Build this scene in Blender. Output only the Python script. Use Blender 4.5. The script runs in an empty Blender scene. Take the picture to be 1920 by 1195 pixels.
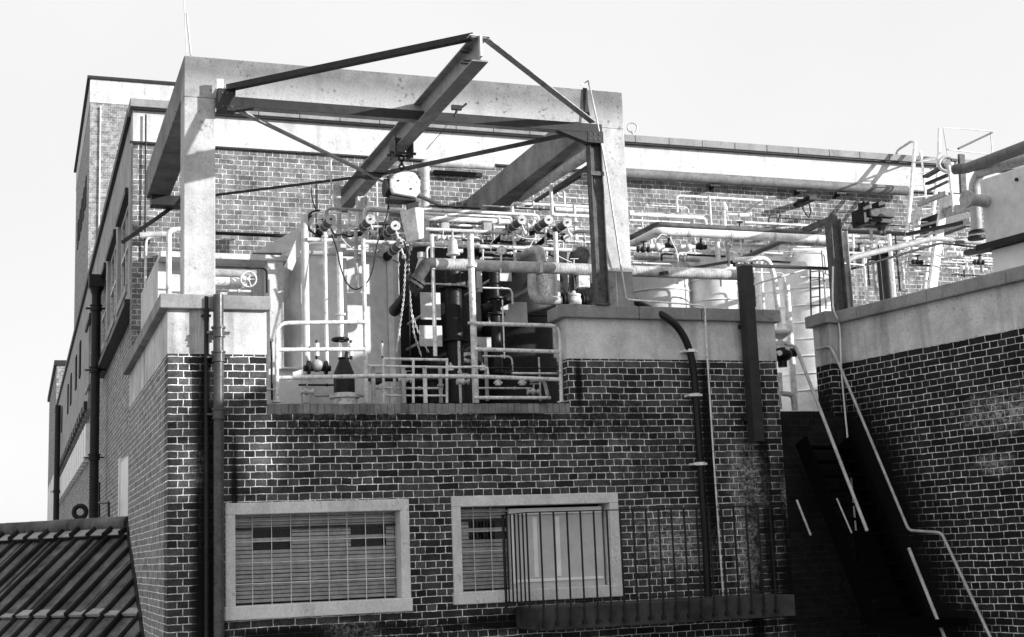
import bpy, bmesh, math, random
from mathutils import Vector, Matrix
from math import radians, sin, cos, tan, pi
random.seed(7)
scn = bpy.context.scene
COL = scn.collection
# ---------------------------------------------------------------- camera
F = 2554.85
RM = ((0.9407129720933745, 0.03808859917042457, -0.3370583966443869),
      (0.021254052422816527, 0.9851044087388191, 0.17063870938022782),
      (0.33853710194136516, -0.16768590428708197, 0.9258909590835009))
EYE = Vector((0, -14.2, 4.5))
def ray(px, py):
    c = ((px-960)/F, (py-597.5)/F, 1.0)
    d = [sum(RM[i][j]*c[i] for i in range(3)) for j in range(3)]
    return Vector((d[0], d[2], -d[1]))
def aY(px, py, Y):
    d = ray(px, py); return EYE + d*((Y-EYE.y)/d.y)
def aX(px, py, X):
    d = ray(px, py); return EYE + d*((X-EYE.x)/d.x)
def aZ(px, py, Z):
    d = ray(px, py); return EYE + d*((Z-EYE.z)/d.z)
cd = bpy.data.cameras.new('camera'); cam = bpy.data.objects.new('camera', cd); COL.objects.link(cam)
right = Vector((RM[0][0], RM[0][2], -RM[0][1])); down = Vector((RM[1][0], RM[1][2], -RM[1][1])); fwd = Vector((RM[2][0], RM[2][2], -RM[2][1]))
m = Matrix(((right.x, -down.x, -fwd.x), (right.y, -down.y, -fwd.y), (right.z, -down.z, -fwd.z))).to_4x4()
m.translation = EYE; cam.matrix_world = m
cd.sensor_width = 36; cd.lens = F/1920*36; cd.clip_start = .1; cd.clip_end = 3000
scn.camera = cam
# right-hand wall frame: U runs towards the camera, W runs into the building
RO = Vector((9.45, 0, 0)); RU = Vector((.167, -.986, 0)).normalized(); RW = Vector((.986, .167, 0)).normalized()
def aR(px, py, w=0.0):
    d = ray(px, py); o = RO+RW*w
    return EYE + d*((o-EYE).dot(RW)/d.dot(RW))
# ---------------------------------------------------------------- mesh builder
class MB:
    def __init__(s): s.v = []; s.f = []; s.sm = []
    def add(s, vs, fs, smooth=False):
        n = len(s.v); s.v += [Vector(v) for v in vs]
        for f in fs: s.f.append([i+n for i in f]); s.sm.append(smooth)
        return s
    def box(s, a, b):
        x0, x1 = sorted((a[0], b[0])); y0, y1 = sorted((a[1], b[1])); z0, z1 = sorted((a[2], b[2]))
        return s.add([(x0,y0,z0),(x1,y0,z0),(x1,y1,z0),(x0,y1,z0),(x0,y0,z1),(x1,y0,z1),(x1,y1,z1),(x0,y1,z1)],
              [(0,3,2,1),(4,5,6,7),(0,1,5,4),(1,2,6,5),(2,3,7,6),(3,0,4,7)])
    def obox(s, o, ax, ay, az):   # corner o and three edge vectors
        o = Vector(o); ax, ay, az = Vector(ax), Vector(ay), Vector(az)
        p = [o, o+ax, o+ax+ay, o+ay]; p += [q+az for q in p]
        fs = [(0,3,2,1),(4,5,6,7),(0,1,5,4),(1,2,6,5),(2,3,7,6),(3,0,4,7)]
        if ax.cross(ay).dot(az) < 0: fs = [f[::-1] for f in fs]
        return s.add(p, fs)
    def frame(s, p, q, up=(0,0,1)):
        t = (Vector(q)-Vector(p)).normalized(); u = Vector(up)
        if abs(t.dot(u)) > .98: u = Vector((0,1,0))
        sd = t.cross(u).normalized(); return t, sd, sd.cross(t).normalized()
    def beam(s, p, q, w, h, up=(0,0,1)):
        p, q = Vector(p), Vector(q); t, sd, u = s.frame(p, q, up)
        return s.obox(p-sd*w/2-u*h/2, sd*w, q-p, u*h)
    def section(s, p, q, poly, up=(0,0,1)):   # poly in (side, up) metres, ccw
        p, q = Vector(p), Vector(q); t, sd, u = s.frame(p, q, up); n = len(poly)
        vs = [p+sd*a+u*b for a, b in poly]+[q+sd*a+u*b for a, b in poly]
        return s.add(vs, [tuple(range(n))[::-1], tuple(range(n, 2*n))]+[(i, (i+1) % n, n+(i+1) % n, n+i) for i in range(n)])
    def ibeam(s, p, q, w, h, tf=.012, tw=.009, up=(0,0,1)):
        a, b = w/2, h/2
        poly = [(-a,-b),(a,-b),(a,-b+tf),(tw,-b+tf),(tw,b-tf),(a,b-tf),(a,b),(-a,b),(-a,b-tf),(-tw,b-tf),(-tw,-b+tf),(-a,-b+tf)]
        return s.section(p, q, poly, up)
    def angle(s, p, q, w, h, t=.01, up=(0,0,1)):
        return s.section(p, q, [(-w/2,-h/2),(w/2,-h/2),(w/2,-h/2+t),(-w/2+t,-h/2+t),(-w/2+t,h/2),(-w/2,h/2)], up)
    def channel(s, p, q, w, h, t=.01, up=(0,0,1)):
        a, b = w/2, h/2
        return s.section(p, q, [(-a,-b),(a,-b),(a,-b+t),(-a+t,-b+t),(-a+t,b-t),(a,b-t),(a,b),(-a,b)], up)
    def tube(s, pts, r, n=12, caps=True, rs=None):
        pts = [Vector(p) for p in pts]; q = [pts[0]]
        for p in pts[1:]:
            if (p-q[-1]).length > 1e-5: q.append(p)
        pts = q; k = len(pts)
        if k < 2: return s
        ts = []
        for i in range(k):
            a = pts[max(i-1, 0)]; b = pts[min(i+1, k-1)]; ts.append((b-a).normalized())
        u = Vector((0,0,1)) if abs(ts[0].z) < .9 else Vector((0,1,0))
        u = (u-ts[0]*u.dot(ts[0])).normalized(); vs = []
        for i in range(k):
            u = (u-ts[i]*u.dot(ts[i])).normalized(); w = ts[i].cross(u); rr = rs[i] if rs else r
            for j in range(n):
                a = 2*pi*j/n; vs.append(pts[i]+(u*cos(a)+w*sin(a))*rr)
        fs = [(i*n+j, i*n+(j+1) % n, (i+1)*n+(j+1) % n, (i+1)*n+j) for i in range(k-1) for j in range(n)]
        s.add(vs, fs, True)
        if caps:
            s.add(vs[:n], [tuple(range(n))[::-1]]); s.add(vs[-n:], [tuple(range(n))])
        return s
    def cyl(s, p, q, r, n=16, r2=None):
        return s.tube([p, q], r, n, True, [r, r if r2 is None else r2])
    def lathe(s, p, prof, axis=(0,0,1), n=20):
        p = Vector(p); t = Vector(axis).normalized(); u = Vector((1,0,0)) if abs(t.x) < .9 else Vector((0,1,0))
        u = (u-t*u.dot(t)).normalized(); w = t.cross(u); vs = []
        for (r, h) in prof:
            for j in range(n):
                a = 2*pi*j/n; vs.append(p+t*h+(u*cos(a)+w*sin(a))*max(r, 1e-4))
        k = len(prof)
        # split rings so that hard corners stay crisp
        for i in range(k-1):
            ring = vs[i*n:(i+2)*n]
            s.add(ring, [(j, (j+1) % n, n+(j+1) % n, n+j) for j in range(n)], True)
        s.add(vs[:n], [tuple(range(n))[::-1]]); s.add(vs[-n:], [tuple(range(n))]); return s
    def sphere(s, c, r, n=12, m=8, sc=(1,1,1)):
        c = Vector(c); vs = []; fs = []
        for i in range(m+1):
            th = pi*i/m
            for j in range(n):
                a = 2*pi*j/n; vs.append(c+Vector((r*sc[0]*sin(th)*cos(a), r*sc[1]*sin(th)*sin(a), r*sc[2]*cos(th))))
        for i in range(m):
            for j in range(n): fs.append((i*n+j, (i+1)*n+j, (i+1)*n+(j+1) % n, i*n+(j+1) % n))
        return s.add(vs, fs, True)
    def torus(s, c, R, r, axis=(0,0,1), n=20, m=6):
        c = Vector(c); t = Vector(axis).normalized(); u = Vector((1,0,0)) if abs(t.x) < .9 else Vector((0,1,0))
        u = (u-t*u.dot(t)).normalized(); w = t.cross(u); vs = []
        for i in range(n):
            a = 2*pi*i/n; d = u*cos(a)+w*sin(a)
            for j in range(m):
                b = 2*pi*j/m; vs.append(c+d*(R+r*cos(b))+t*r*sin(b))
        return s.add(vs, [(i*m+j, ((i+1) % n)*m+j, ((i+1) % n)*m+(j+1) % m, i*m+(j+1) % m) for i in range(n) for j in range(m)], True)
    def build(s, name, mat, parent=None, bevel=0, base=None):
        me = bpy.data.meshes.new(name)
        off = Vector((0,0,0))
        if parent is not None: off = Vector(parent.get('_o', (0,0,0)))
        elif base is not None: off = Vector(base)
        me.from_pydata([v-off for v in s.v], [], s.f); me.validate()
        uv = me.uv_layers.new(name='UVMap')
        for p in me.polygons:
            n = p.normal; a = [abs(n.x), abs(n.y), abs(n.z)]; k = a.index(max(a))
            for li in p.loop_indices:
                c = me.vertices[me.loops[li].vertex_index].co+off
                uv.data[li].uv = (c.y, c.z) if k == 0 else ((c.x, c.z) if k == 1 else (c.x, c.y))
        for p, sm in zip(me.polygons, s.sm): p.use_smooth = sm
        me.materials.append(mat)
        o = bpy.data.objects.new(name, me); COL.objects.link(o)
        if parent is not None:
            o.parent = parent; o['_o'] = tuple(off)
            if parent.type == 'MESH': pass
        else: o.location = off; o['_o'] = tuple(off)
        if bevel:
            b = o.modifiers.new('bevel', 'BEVEL'); b.width = bevel; b.segments = 2; b.limit_method = 'ANGLE'
        return o
def tag(o, label=None, cat=None, group=None, kind=None):
    if label: o['label'] = label
    if cat: o['category'] = cat
    if group: o['group'] = group
    if kind: o['kind'] = kind
    return o
def thing(name, loc, label, cat, group=None):
    o = bpy.data.objects.new(name, None); COL.objects.link(o); o.location = loc; o['_o'] = tuple(loc)
    o.empty_display_size = .1
    return tag(o, label, cat, group)
def copy_tree(o, parent=None):
    c = o.copy(); COL.objects.link(c); c.parent = parent
    for ch in list(o.children): copy_tree(ch, c)
    return c
def bend(pts, rad=.08, n=5):      # rounds the corners of a polyline
    pts = [Vector(p) for p in pts]; out = [pts[0]]
    for i in range(1, len(pts)-1):
        a, b, c = pts[i-1], pts[i], pts[i+1]; r = min(rad, (a-b).length*.45, (c-b).length*.45)
        p, q = b+(a-b).normalized()*r, b+(c-b).normalized()*r
        for k in range(n+1):
            t = k/n; out.append(p*(1-t)**2+b*2*t*(1-t)+q*t*t)
    return out+[pts[-1]]
# ---------------------------------------------------------------- materials
def newmat(name):
    m = bpy.data.materials.new(name); m.use_nodes = True; nt = m.node_tree; nt.nodes.clear()
    o = nt.nodes.new('ShaderNodeOutputMaterial'); b = nt.nodes.new('ShaderNodeBsdfPrincipled')
    nt.links.new(b.outputs[0], o.inputs[0]); b.inputs['Specular IOR Level'].default_value = .25
    return m, nt, b
def N(nt, t, **k):
    n = nt.nodes.new('ShaderNode'+t)
    for a, v in k.items(): setattr(n, a, v)
    return n
def setv(nt, sock, v):
    if isinstance(v, bpy.types.NodeSocket): nt.links.new(v, sock)
    elif isinstance(v, (tuple, list)): sock.default_value = v
    else: sock.default_value = v
def mth(nt, op, a, b=0, clamp=False):
    n = N(nt, 'Math', operation=op, use_clamp=clamp); setv(nt, n.inputs[0], a); setv(nt, n.inputs[1], b); return n.outputs[0]
def noise(nt, vec, scale, detail=4, rough=.55, sc=None):
    n = N(nt, 'TexNoise'); n.inputs['Scale'].default_value = scale; n.inputs['Detail'].default_value = detail; n.inputs['Roughness'].default_value = rough
    if sc:
        mp = N(nt, 'Mapping'); mp.inputs['Scale'].default_value = sc; nt.links.new(vec, mp.inputs[0]); vec = mp.outputs[0]
    nt.links.new(vec, n.inputs['Vector']); return n.outputs['Fac']
def ramp(nt, f, a, b, lo=0., hi=1.):
    n = N(nt, 'MapRange', clamp=True); setv(nt, n.inputs['Value'], f)
    n.inputs['From Min'].default_value = a; n.inputs['From Max'].default_value = b; n.inputs['To Min'].default_value = lo; n.inputs['To Max'].default_value = hi
    return n.outputs[0]
def mixf(nt, f, a, b):
    n = N(nt, 'Mix', data_type='FLOAT'); setv(nt, n.inputs[0], f); setv(nt, n.inputs[2], a); setv(nt, n.inputs[3], b); return n.outputs[0]
def grey(nt, v):
    n = N(nt, 'CombineColor')
    for i in range(3): setv(nt, n.inputs[i], v)
    return n.outputs[0]
def pos(nt): return N(nt, 'NewGeometry').outputs['Position']
def blob(nt, P, c, r, ns, wob=.5, soft=.5):   # a stain: ellipse with a ragged noisy border
    s1 = N(nt, 'VectorMath', operation='SUBTRACT'); nt.links.new(P, s1.inputs[0]); s1.inputs[1].default_value = c
    s2 = N(nt, 'VectorMath', operation='DIVIDE'); nt.links.new(s1.outputs[0], s2.inputs[0]); s2.inputs[1].default_value = r
    s3 = N(nt, 'VectorMath', operation='LENGTH'); nt.links.new(s2.outputs[0], s3.inputs[0])
    d = mth(nt, 'ADD', s3.outputs['Value'], mth(nt, 'MULTIPLY', mth(nt, 'SUBTRACT', ns, .5), wob*2))
    return ramp(nt, d, 1.0, 1.0-soft)
def brick_mat(name, c1, c2, mortar, soot=.5, soot_and_shade=(), lights=(), brights=(), jl=.6, sootamt=.25, bw=.225, rh=.075, ms=.0095, bias=0.0):
    m, nt, b = newmat(name); uv = N(nt, 'UVMap').outputs[0]; P = pos(nt)
    nz = N(nt, 'TexNoise'); nz.inputs['Scale'].default_value = 14; nz.inputs['Detail'].default_value = 3; nt.links.new(uv, nz.inputs['Vector'])
    a = N(nt, 'VectorMath', operation='SUBTRACT'); nt.links.new(nz.outputs['Color'], a.inputs[0]); a.inputs[1].default_value = (.5,.5,.5)
    s = N(nt, 'VectorMath', operation='SCALE'); nt.links.new(a.outputs[0], s.inputs[0]); s.inputs['Scale'].default_value = .013
    nz2 = N(nt, 'TexNoise'); nz2.inputs['Scale'].default_value = 2.2; nz2.inputs['Detail'].default_value = 2; nt.links.new(uv, nz2.inputs['Vector'])
    a2 = N(nt, 'VectorMath', operation='SUBTRACT'); nt.links.new(nz2.outputs['Color'], a2.inputs[0]); a2.inputs[1].default_value = (.5,.5,.5)
    s2_ = N(nt, 'VectorMath', operation='SCALE'); nt.links.new(a2.outputs[0], s2_.inputs[0]); s2_.inputs['Scale'].default_value = .022
    v = N(nt, 'VectorMath', operation='ADD'); nt.links.new(uv, v.inputs[0]); nt.links.new(s.outputs[0], v.inputs[1])
    vb = N(nt, 'VectorMath', operation='ADD'); nt.links.new(v.outputs[0], vb.inputs[0]); nt.links.new(s2_.outputs[0], vb.inputs[1]); v = vb
    t = N(nt, 'TexBrick'); t.offset = .5; t.offset_frequency = 2; t.squash = .5; t.squash_frequency = 2
    nt.links.new(v.outputs[0], t.inputs['Vector'])
    for k, x in (('Scale',1),('Mortar Size',ms/2),('Mortar Smooth',.15),('Bias',bias),('Brick Width',bw),('Row Height',rh)): t.inputs[k].default_value = x
    t.inputs['Color1'].default_value = (c1,c1,c1,1); t.inputs['Color2'].default_value = (c2,c2,c2,1); t.inputs['Mortar'].default_value = (mortar,)*3+(1,)
    big = noise(nt, P, 1.1, 6, .62); mid = noise(nt, P, 7, 5, .6); fine = noise(nt, P, 60, 3, .6)
    col = N(nt, 'SeparateColor'); nt.links.new(t.outputs['Color'], col.inputs[0]); val = col.outputs[0]
    val = mth(nt, 'MULTIPLY', val, ramp(nt, fine, .3, .7, .45, 1.5))
    val = mth(nt, 'MULTIPLY', val, ramp(nt, mid, .3, .7, .5, 1.5))
    jn = mth(nt, 'MULTIPLY', t.outputs['Fac'], ramp(nt, noise(nt, P, 9, 5, .7), .36, .6, jl, .0), True); val = mth(nt, 'MULTIPLY', val, mth(nt, 'SUBTRACT', 1., jn))
    # soot: broad dirty areas where the joints disappear
    d = ramp(nt, big, soot-.07+.1, soot+.12+.1, 1.0, sootamt)
    val = mth(nt, 'MULTIPLY', val, d)
    stn = noise(nt, P, 6, 5, .65, (1, 1, .22))
    ragged = noise(nt, P, 26, 5, .7)
    for (c, r, w, *am) in soot_and_shade:
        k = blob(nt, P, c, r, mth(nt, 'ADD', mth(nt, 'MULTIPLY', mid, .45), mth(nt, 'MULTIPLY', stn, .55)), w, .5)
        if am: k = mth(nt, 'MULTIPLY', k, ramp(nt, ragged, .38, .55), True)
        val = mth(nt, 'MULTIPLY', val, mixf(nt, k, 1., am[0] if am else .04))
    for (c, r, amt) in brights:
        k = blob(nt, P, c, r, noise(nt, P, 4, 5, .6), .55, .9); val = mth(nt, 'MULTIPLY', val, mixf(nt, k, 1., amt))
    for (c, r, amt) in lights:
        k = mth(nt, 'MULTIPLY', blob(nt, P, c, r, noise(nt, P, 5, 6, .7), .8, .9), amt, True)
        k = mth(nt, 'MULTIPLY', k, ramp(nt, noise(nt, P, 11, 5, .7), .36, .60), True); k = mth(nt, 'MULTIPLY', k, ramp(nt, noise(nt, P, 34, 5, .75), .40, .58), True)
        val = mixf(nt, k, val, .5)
    nt.links.new(grey(nt, val), b.inputs['Base Color']); b.inputs['Roughness'].default_value = .85
    h = mth(nt, 'ADD', mth(nt, 'MULTIPLY', t.outputs['Fac'], -1.0), mth(nt, 'MULTIPLY', fine, .5))
    bp = N(nt, 'Bump'); bp.inputs['Strength'].default_value = .7; bp.inputs['Distance'].default_value = .008
    nt.links.new(h, bp.inputs['Height']); nt.links.new(bp.outputs[0], b.inputs['Normal'])
    return m
def concrete_mat(name, base, var=.35, pits=.5, streak=.3, top=None, streak_sc=5, rough=.85):
    m, nt, b = newmat(name); P = pos(nt)
    big = noise(nt, P, 2.2, 6, .65); fine = noise(nt, P, 40, 4, .7); st = noise(nt, P, streak_sc, 5, .6, (1,1,.13))
    val = mth(nt, 'MULTIPLY', ramp(nt, big, .3, .7, 1-var, 1+var*.6), base)
    val = mth(nt, 'MULTIPLY', val, ramp(nt, fine, .3, .7, .85, 1.12))
    val = mth(nt, 'MULTIPLY', val, ramp(nt, st, .5, .68, 1., 1-streak))
    if pits:
        pt = noise(nt, P, 22, 3, .5); val = mth(nt, 'MULTIPLY', val, mixf(nt, ramp(nt, noise(nt, P, 1.7, 4, .6), .42, .6), 1., ramp(nt, pt, .60, .68, 1., 1-pits)))
    if top:   # weathered sooty upper zone of a beam: (z0, z1, factor)
        sx = N(nt, 'SeparateXYZ'); nt.links.new(P, sx.inputs[0])
        h = mth(nt, 'ADD', sx.outputs[2], mth(nt, 'MULTIPLY', mth(nt, 'SUBTRACT', big, .5), .5))
        val = mth(nt, 'MULTIPLY', val, ramp(nt, h, top[0], top[1], 1., top[2]))
    nt.links.new(grey(nt, val), b.inputs['Base Color']); b.inputs['Roughness'].default_value = rough
    bp = N(nt, 'Bump'); bp.inputs['Strength'].default_value = .35; bp.inputs['Distance'].default_value = .01
    nt.links.new(fine, bp.inputs['Height']); nt.links.new(bp.outputs[0], b.inputs['Normal'])
    return m
def paint_mat(name, base, dirt=.3, rough=.5, metal=0., spots=.0, scale=9, dscale=30):
    m, nt, b = newmat(name); P = pos(nt)
    a = noise(nt, P, scale, 5, .65); c = noise(nt, P, dscale, 4, .65)
    val = mth(nt, 'MULTIPLY', ramp(nt, a, .35, .7, 1.1, 1-dirt), base)
    if spots: val = mth(nt, 'MULTIPLY', val, ramp(nt, c, .58, .64, 1., 1-spots))
    nt.links.new(grey(nt, val), b.inputs['Base Color']); b.inputs['Metallic'].default_value = metal
    nt.links.new(ramp(nt, c, .3, .7, rough-.08, rough+.15), b.inputs['Roughness'])
    bp = N(nt, 'Bump'); bp.inputs['Strength'].default_value = .15; bp.inputs['Distance'].default_value = .004
    nt.links.new(c, bp.inputs['Height']); nt.links.new(bp.outputs[0], b.inputs['Normal'])
    return m
def glass_mat(name, tr=.75):
    m = bpy.data.materials.new(name); m.use_nodes = True; nt = m.node_tree; nt.nodes.clear()
    o = nt.nodes.new('ShaderNodeOutputMaterial'); g = nt.nodes.new('ShaderNodeBsdfGlossy'); g.inputs['Roughness'].default_value = .05
    g.inputs['Color'].default_value = (.25,.25,.25,1)
    t = nt.nodes.new('ShaderNodeBsdfTransparent'); t.inputs['Color'].default_value = (.96,.96,.96,1)
    lw = nt.nodes.new('ShaderNodeFresnel'); lw.inputs[0].default_value = 1.45; mx = nt.nodes.new('ShaderNodeMixShader')
    nt.links.new(lw.outputs[0], mx.inputs[0]); nt.links.new(t.outputs[0], mx.inputs[1]); nt.links.new(g.outputs[0], mx.inputs[2]); nt.links.new(mx.outputs[0], o.inputs[0])
    return m
M = {}
def wv(px, py, r=(.3,.6,.3), Y=0): p = aY(px, py, Y); return ((p.x, p.y, p.z), r)
def S(px, py, rx, rz, w=.35): p = aY(px, py, 0); return ((p.x, p.y, p.z), (rx, .6, rz), w)
M['brick_front'] = brick_mat('sooty_brick', .014, .080, .92, ms=.0085, jl=.5, brights=[S(492, 850, .28, .5)[:2]+(3.6,), S(345, 880, .26, .5)[:2]+(3.,), S(345, 700, .2, .2)[:2]+(1.8,), S(455, 700, .2, .3)[:2]+(1.8,), S(1180, 850, .3, .2)[:2]+(1.8,), S(700, 900, .4, .15)[:2]+(1.6,)], soot=.56, sootamt=.3,  # brights: reflected-light patches by the left downpipe painted into the brick
    soot_and_shade=[S(386, 930, .17, 2.6, .22), S(392, 1150, .24, .9, .3), S(600, 1185, 1.3, .09), S(1415, 1050, .16, 2.2, .3), S(960, 1165, .9, .12), S(700, 800, .75, .26, 1.)+(.18,), S(440, 1000, .05, 1.2), S(1330, 860, .10, 1.9, .2), S(1500, 1000, .42, 1.9, .25), S(1440, 960, .12, 2, .3), S(1500, 1120, .5, .6, .3), S(1490, 820, .2, .5, .2), S(600, 795, .6, .17, 1.)+(.2,), S(980, 800, .9, .22, 1.)+(.22,), S(860, 790, .5, .2, .9)+(.25,), S(1150, 780, .6, .3, .9)+(.3,), S(720, 1185, 1.4, .16, .8)+(.15,), S(1230, 860, .7, .5, 1.)+(.5,), S(1085, 720, .06, .35), S(950, 775, .6, .05, .4)],  # soot stains, and painted-in shade under windows and at the stair gap
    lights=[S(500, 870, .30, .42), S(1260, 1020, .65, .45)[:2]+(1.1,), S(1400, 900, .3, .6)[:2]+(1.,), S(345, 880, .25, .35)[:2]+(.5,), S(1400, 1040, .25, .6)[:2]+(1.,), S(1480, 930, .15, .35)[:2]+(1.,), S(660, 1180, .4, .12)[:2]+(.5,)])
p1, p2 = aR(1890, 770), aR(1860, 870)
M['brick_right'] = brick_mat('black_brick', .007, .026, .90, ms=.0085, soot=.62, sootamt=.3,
    soot_and_shade=[(tuple(aR(1610, 900)), (.45, 1.1, 1.3), .3), (tuple(aR(1560, 760)), (.3, .3, .5), .3), (tuple(aR(1740, 1160)), (.6, 1.6, .16), .4), (tuple(aR(1690, 1180)), (.6, 1.6, .5), .3), (tuple(aR(1640, 1000)), (.6, 1.5, .8), .3), (tuple(aR(1605, 930)), (.6, 1.3, 1.1), .3), (tuple(aR(1720, 1150)), (.6, 1.1, .35), .3), (tuple(aR(1660, 1080)), (.6, 1.4, .5), .3), (tuple(aR(1700, 1090)), (.5, 1.0, .4), .3), (tuple(aR(1580, 830)), (.3, .6, .5), .3)],  # the dark of the stair gap painted into this brick
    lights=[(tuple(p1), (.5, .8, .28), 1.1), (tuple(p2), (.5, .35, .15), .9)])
M['brick_low'] = brick_mat('gap_dark_brick', .004, .009, .02, soot=.5, sootamt=.3)  # low wall and pier foot painted black for the dark stair gap
M['brick_rear'] = brick_mat('weathered_brick', .13, .22, .80, soot=.7, sootamt=.5)
M['brick_side'] = brick_mat('side_brick', .15, .27, .98, jl=.35, soot=.7, sootamt=.6)
M['brick_tower'] = brick_mat('tower_brick', .2, .34, .7, soot=.75, sootamt=.7)
M['band'] = concrete_mat('rendered_stone', .64, .34, .3, .45, streak_sc=4)
M['coping'] = concrete_mat('coping_concrete', .30, .4, .4, .2)
M['column'] = concrete_mat('frame_concrete', .54, .38, .45, .15)
M['beam'] = concrete_mat('beam_concrete', .50, .45, .65, .15, top=(9.45, 9.7, .45))
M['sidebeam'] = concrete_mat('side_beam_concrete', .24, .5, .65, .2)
M['whitewash'] = concrete_mat('white_render', .64, .2, .4, .25)
M['surround'] = concrete_mat('window_concrete', .70, .2, .3, .2)
M['slab'] = concrete_mat('slab_concrete', .06, .8, .4, .4)
M['pillar'] = concrete_mat('pilaster_concrete', .42, .3, .3, .3)
M['steel'] = paint_mat('dark_steel', .035, .35, .5, spots=.3)
M['rust'] = paint_mat('worn_steel', .12, .6, .6, spots=.4)
M['black'] = paint_mat('black_pipe', .010, .4, .35)
M['iron'] = paint_mat('iron_rail', .02, .4, .5)
M['white'] = paint_mat('white_paint', .88, .35, .4, spots=.5)
M['worn'] = paint_mat('worn_white_paint', .75, .45, .5, spots=.6, scale=14)
M['lag'] = paint_mat('lagging', .58, .5, .6, spots=.4, dscale=50)
M['greypipe'] = paint_mat('grey_pipe', .42, .4, .5, spots=.3)
M['tank'] = paint_mat('grey_tank', .62, .15, .45)
M['tankwhite'] = paint_mat('white_tank', .86, .15, .4, spots=.15)
M['tankdark'] = paint_mat('dark_tank', .02, .5, .45, spots=.3)
M['cable'] = paint_mat('cable', .02, .2, .5)
M['wirelight'] = paint_mat('light_wire', .8, .2, .5)
M['slat'] = paint_mat('slat', .8, .3, .5)
M['panel'] = paint_mat('white_panel', .82, .12, .5, scale=4)
M['dark'] = paint_mat('interior', .012, .2, .8)
M['tile'] = concrete_mat('roof_tile', .15, .8, .6, .4)
M['roll'] = concrete_mat('shadow_moss_roll', .022, .9, .3, .2)  # rolls painted near black for the shadow bands, with moss
M['ridge'] = concrete_mat('mossy_ridge', .14, .7, .6, .3)
M['disc'] = paint_mat('disc_paint', .6, .4, .5, spots=.5)
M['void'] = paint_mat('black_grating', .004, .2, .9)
M['rearpipe'] = paint_mat('rear_pipe', .2, .4, .6, spots=.3)
M['rearcoping'] = concrete_mat('rear_coping', .30, .25, .3, .2)
M['pane2'] = paint_mat('board', .55, .15, .5, scale=4)
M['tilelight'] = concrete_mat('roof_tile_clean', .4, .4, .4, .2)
M['asphalt'] = concrete_mat('yard_concrete', .22, .3, .0, .0)
M['roofing'] = concrete_mat('roof_felt', .10, .3, .0, .0)
M['glass'] = glass_mat('window_glass')
M['galv'] = paint_mat('galvanised', .6, .3, .45, metal=.3)
M['tree'] = paint_mat('distant_leaves', .10, .3, .8)
M['brick_edge'] = concrete_mat('edge_brick', .22, .7, .5, .4)
M['downpipe'] = paint_mat('downpipe_iron', .09, .5, .22)
M['rail2'] = paint_mat('grey_handrail', .45, .4, .4)
M['beamsteel'] = paint_mat('beam_steel', .30, .35, .45, spots=.2)
SKYV, EXPO = 5.75, 0.58
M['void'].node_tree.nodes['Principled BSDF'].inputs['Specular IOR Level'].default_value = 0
# ================================================================ setting
g = MB().box((-900,-900,-.4), (900,1500,0)).build('ground', M['asphalt']); tag(g, kind='structure')
# ================================================================ front block
X0, X1 = 1.42, 8.56
ZC, ZCb, ZS, ZL = 7.24, 7.09, 6.625, 6.11
fb = thing('brick_building', (5, 0, 0), 'sooty brick block in front with two concrete framed windows and concrete capped piers', 'building')
w1 = (1.995, 3.93, 3.91, 5.085); w2 = (4.407, 6.37, 3.95, 5.10)
w = MB(); TH = .32
def wallpiece(x0, x1, z0, z1): w.box((x0, 0, z0), (x1, TH, z1))
zt = 5.1
wallpiece(X0, 2.428, zt, ZS); wallpiece(2.428, 5.845, zt, ZL-.11); wallpiece(5.845, X1, zt, ZS)
wallpiece(X0, w1[0], 3.91, zt); wallpiece(w1[0], w1[1], w1[3], zt); wallpiece(w1[1], w2[0], 3.91, zt); wallpiece(w2[0], w2[1], 3.91, w2[2]); wallpiece(w2[1], X1, 3.91, zt)
wallpiece(X0, X1, 0, 3.91)
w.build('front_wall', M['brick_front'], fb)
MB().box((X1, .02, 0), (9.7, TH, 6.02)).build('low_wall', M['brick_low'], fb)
# side wall towards the yard
MB().box((X0, TH, 0), (X0+.3, 5.16, ZS)).build('side_wall', M['brick_side'], fb)
MB().box((X0-.004, TH-.3, ZS), (X0+.3, 5.16, ZCb)).box((X0+.3, -.004, ZS), (2.432, TH, ZCb)).build('stone_band', M['band'], fb)
MB().box((5.841, -.004, ZS), (X1+.004, TH, ZCb)).build('stone_band', M['band'], fb)
# pier return behind right pier and left pier (depth of piers)
c = MB().box((X0-.09, -.07, ZCb), (2.47, TH+.05, ZC)).box((X0-.09, TH+.05, ZCb), (X0+.35, 5.17, ZC))
c.build('coping', M['coping'], fb, bevel=.012)
for xa, xb in ((5.76, 6.74), (6.745, 7.55), (7.56, 8.62)):
    y = aY
    MB().box((xa, -.07, ZCb+ (0.0)), (xb, TH+.05, ZC)).build('coping', M['coping'], fb, bevel=.012)
# brick on edge course
sc = MB(); x = 2.43
while x < 5.84:
    wd = .068; j = random.uniform(-.003, .004)
    sc.box((x, -.004+j, ZL-.108), (min(x+wd, 5.842), .2, ZL+random.uniform(-.004,.003))); x += .0765
sc.build('brick_on_edge_course', M['brick_edge'] if 'brick_edge' in M else concrete_mat('edge_brick', .045, .6, .4, .3), fb, bevel=.004)
MB().box((2.43, .005, ZL-.11), (5.842, TH-.01, ZL-.012)).build('mortar_bed', concrete_mat('mortar', .22, .4, .2, .2), fb)
# terrace floor
MB().box((X0+.3, TH, ZL-.35), (9.7, 5.2, ZL-.2)).build('terrace_floor', M['roofing'], fb)
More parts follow.
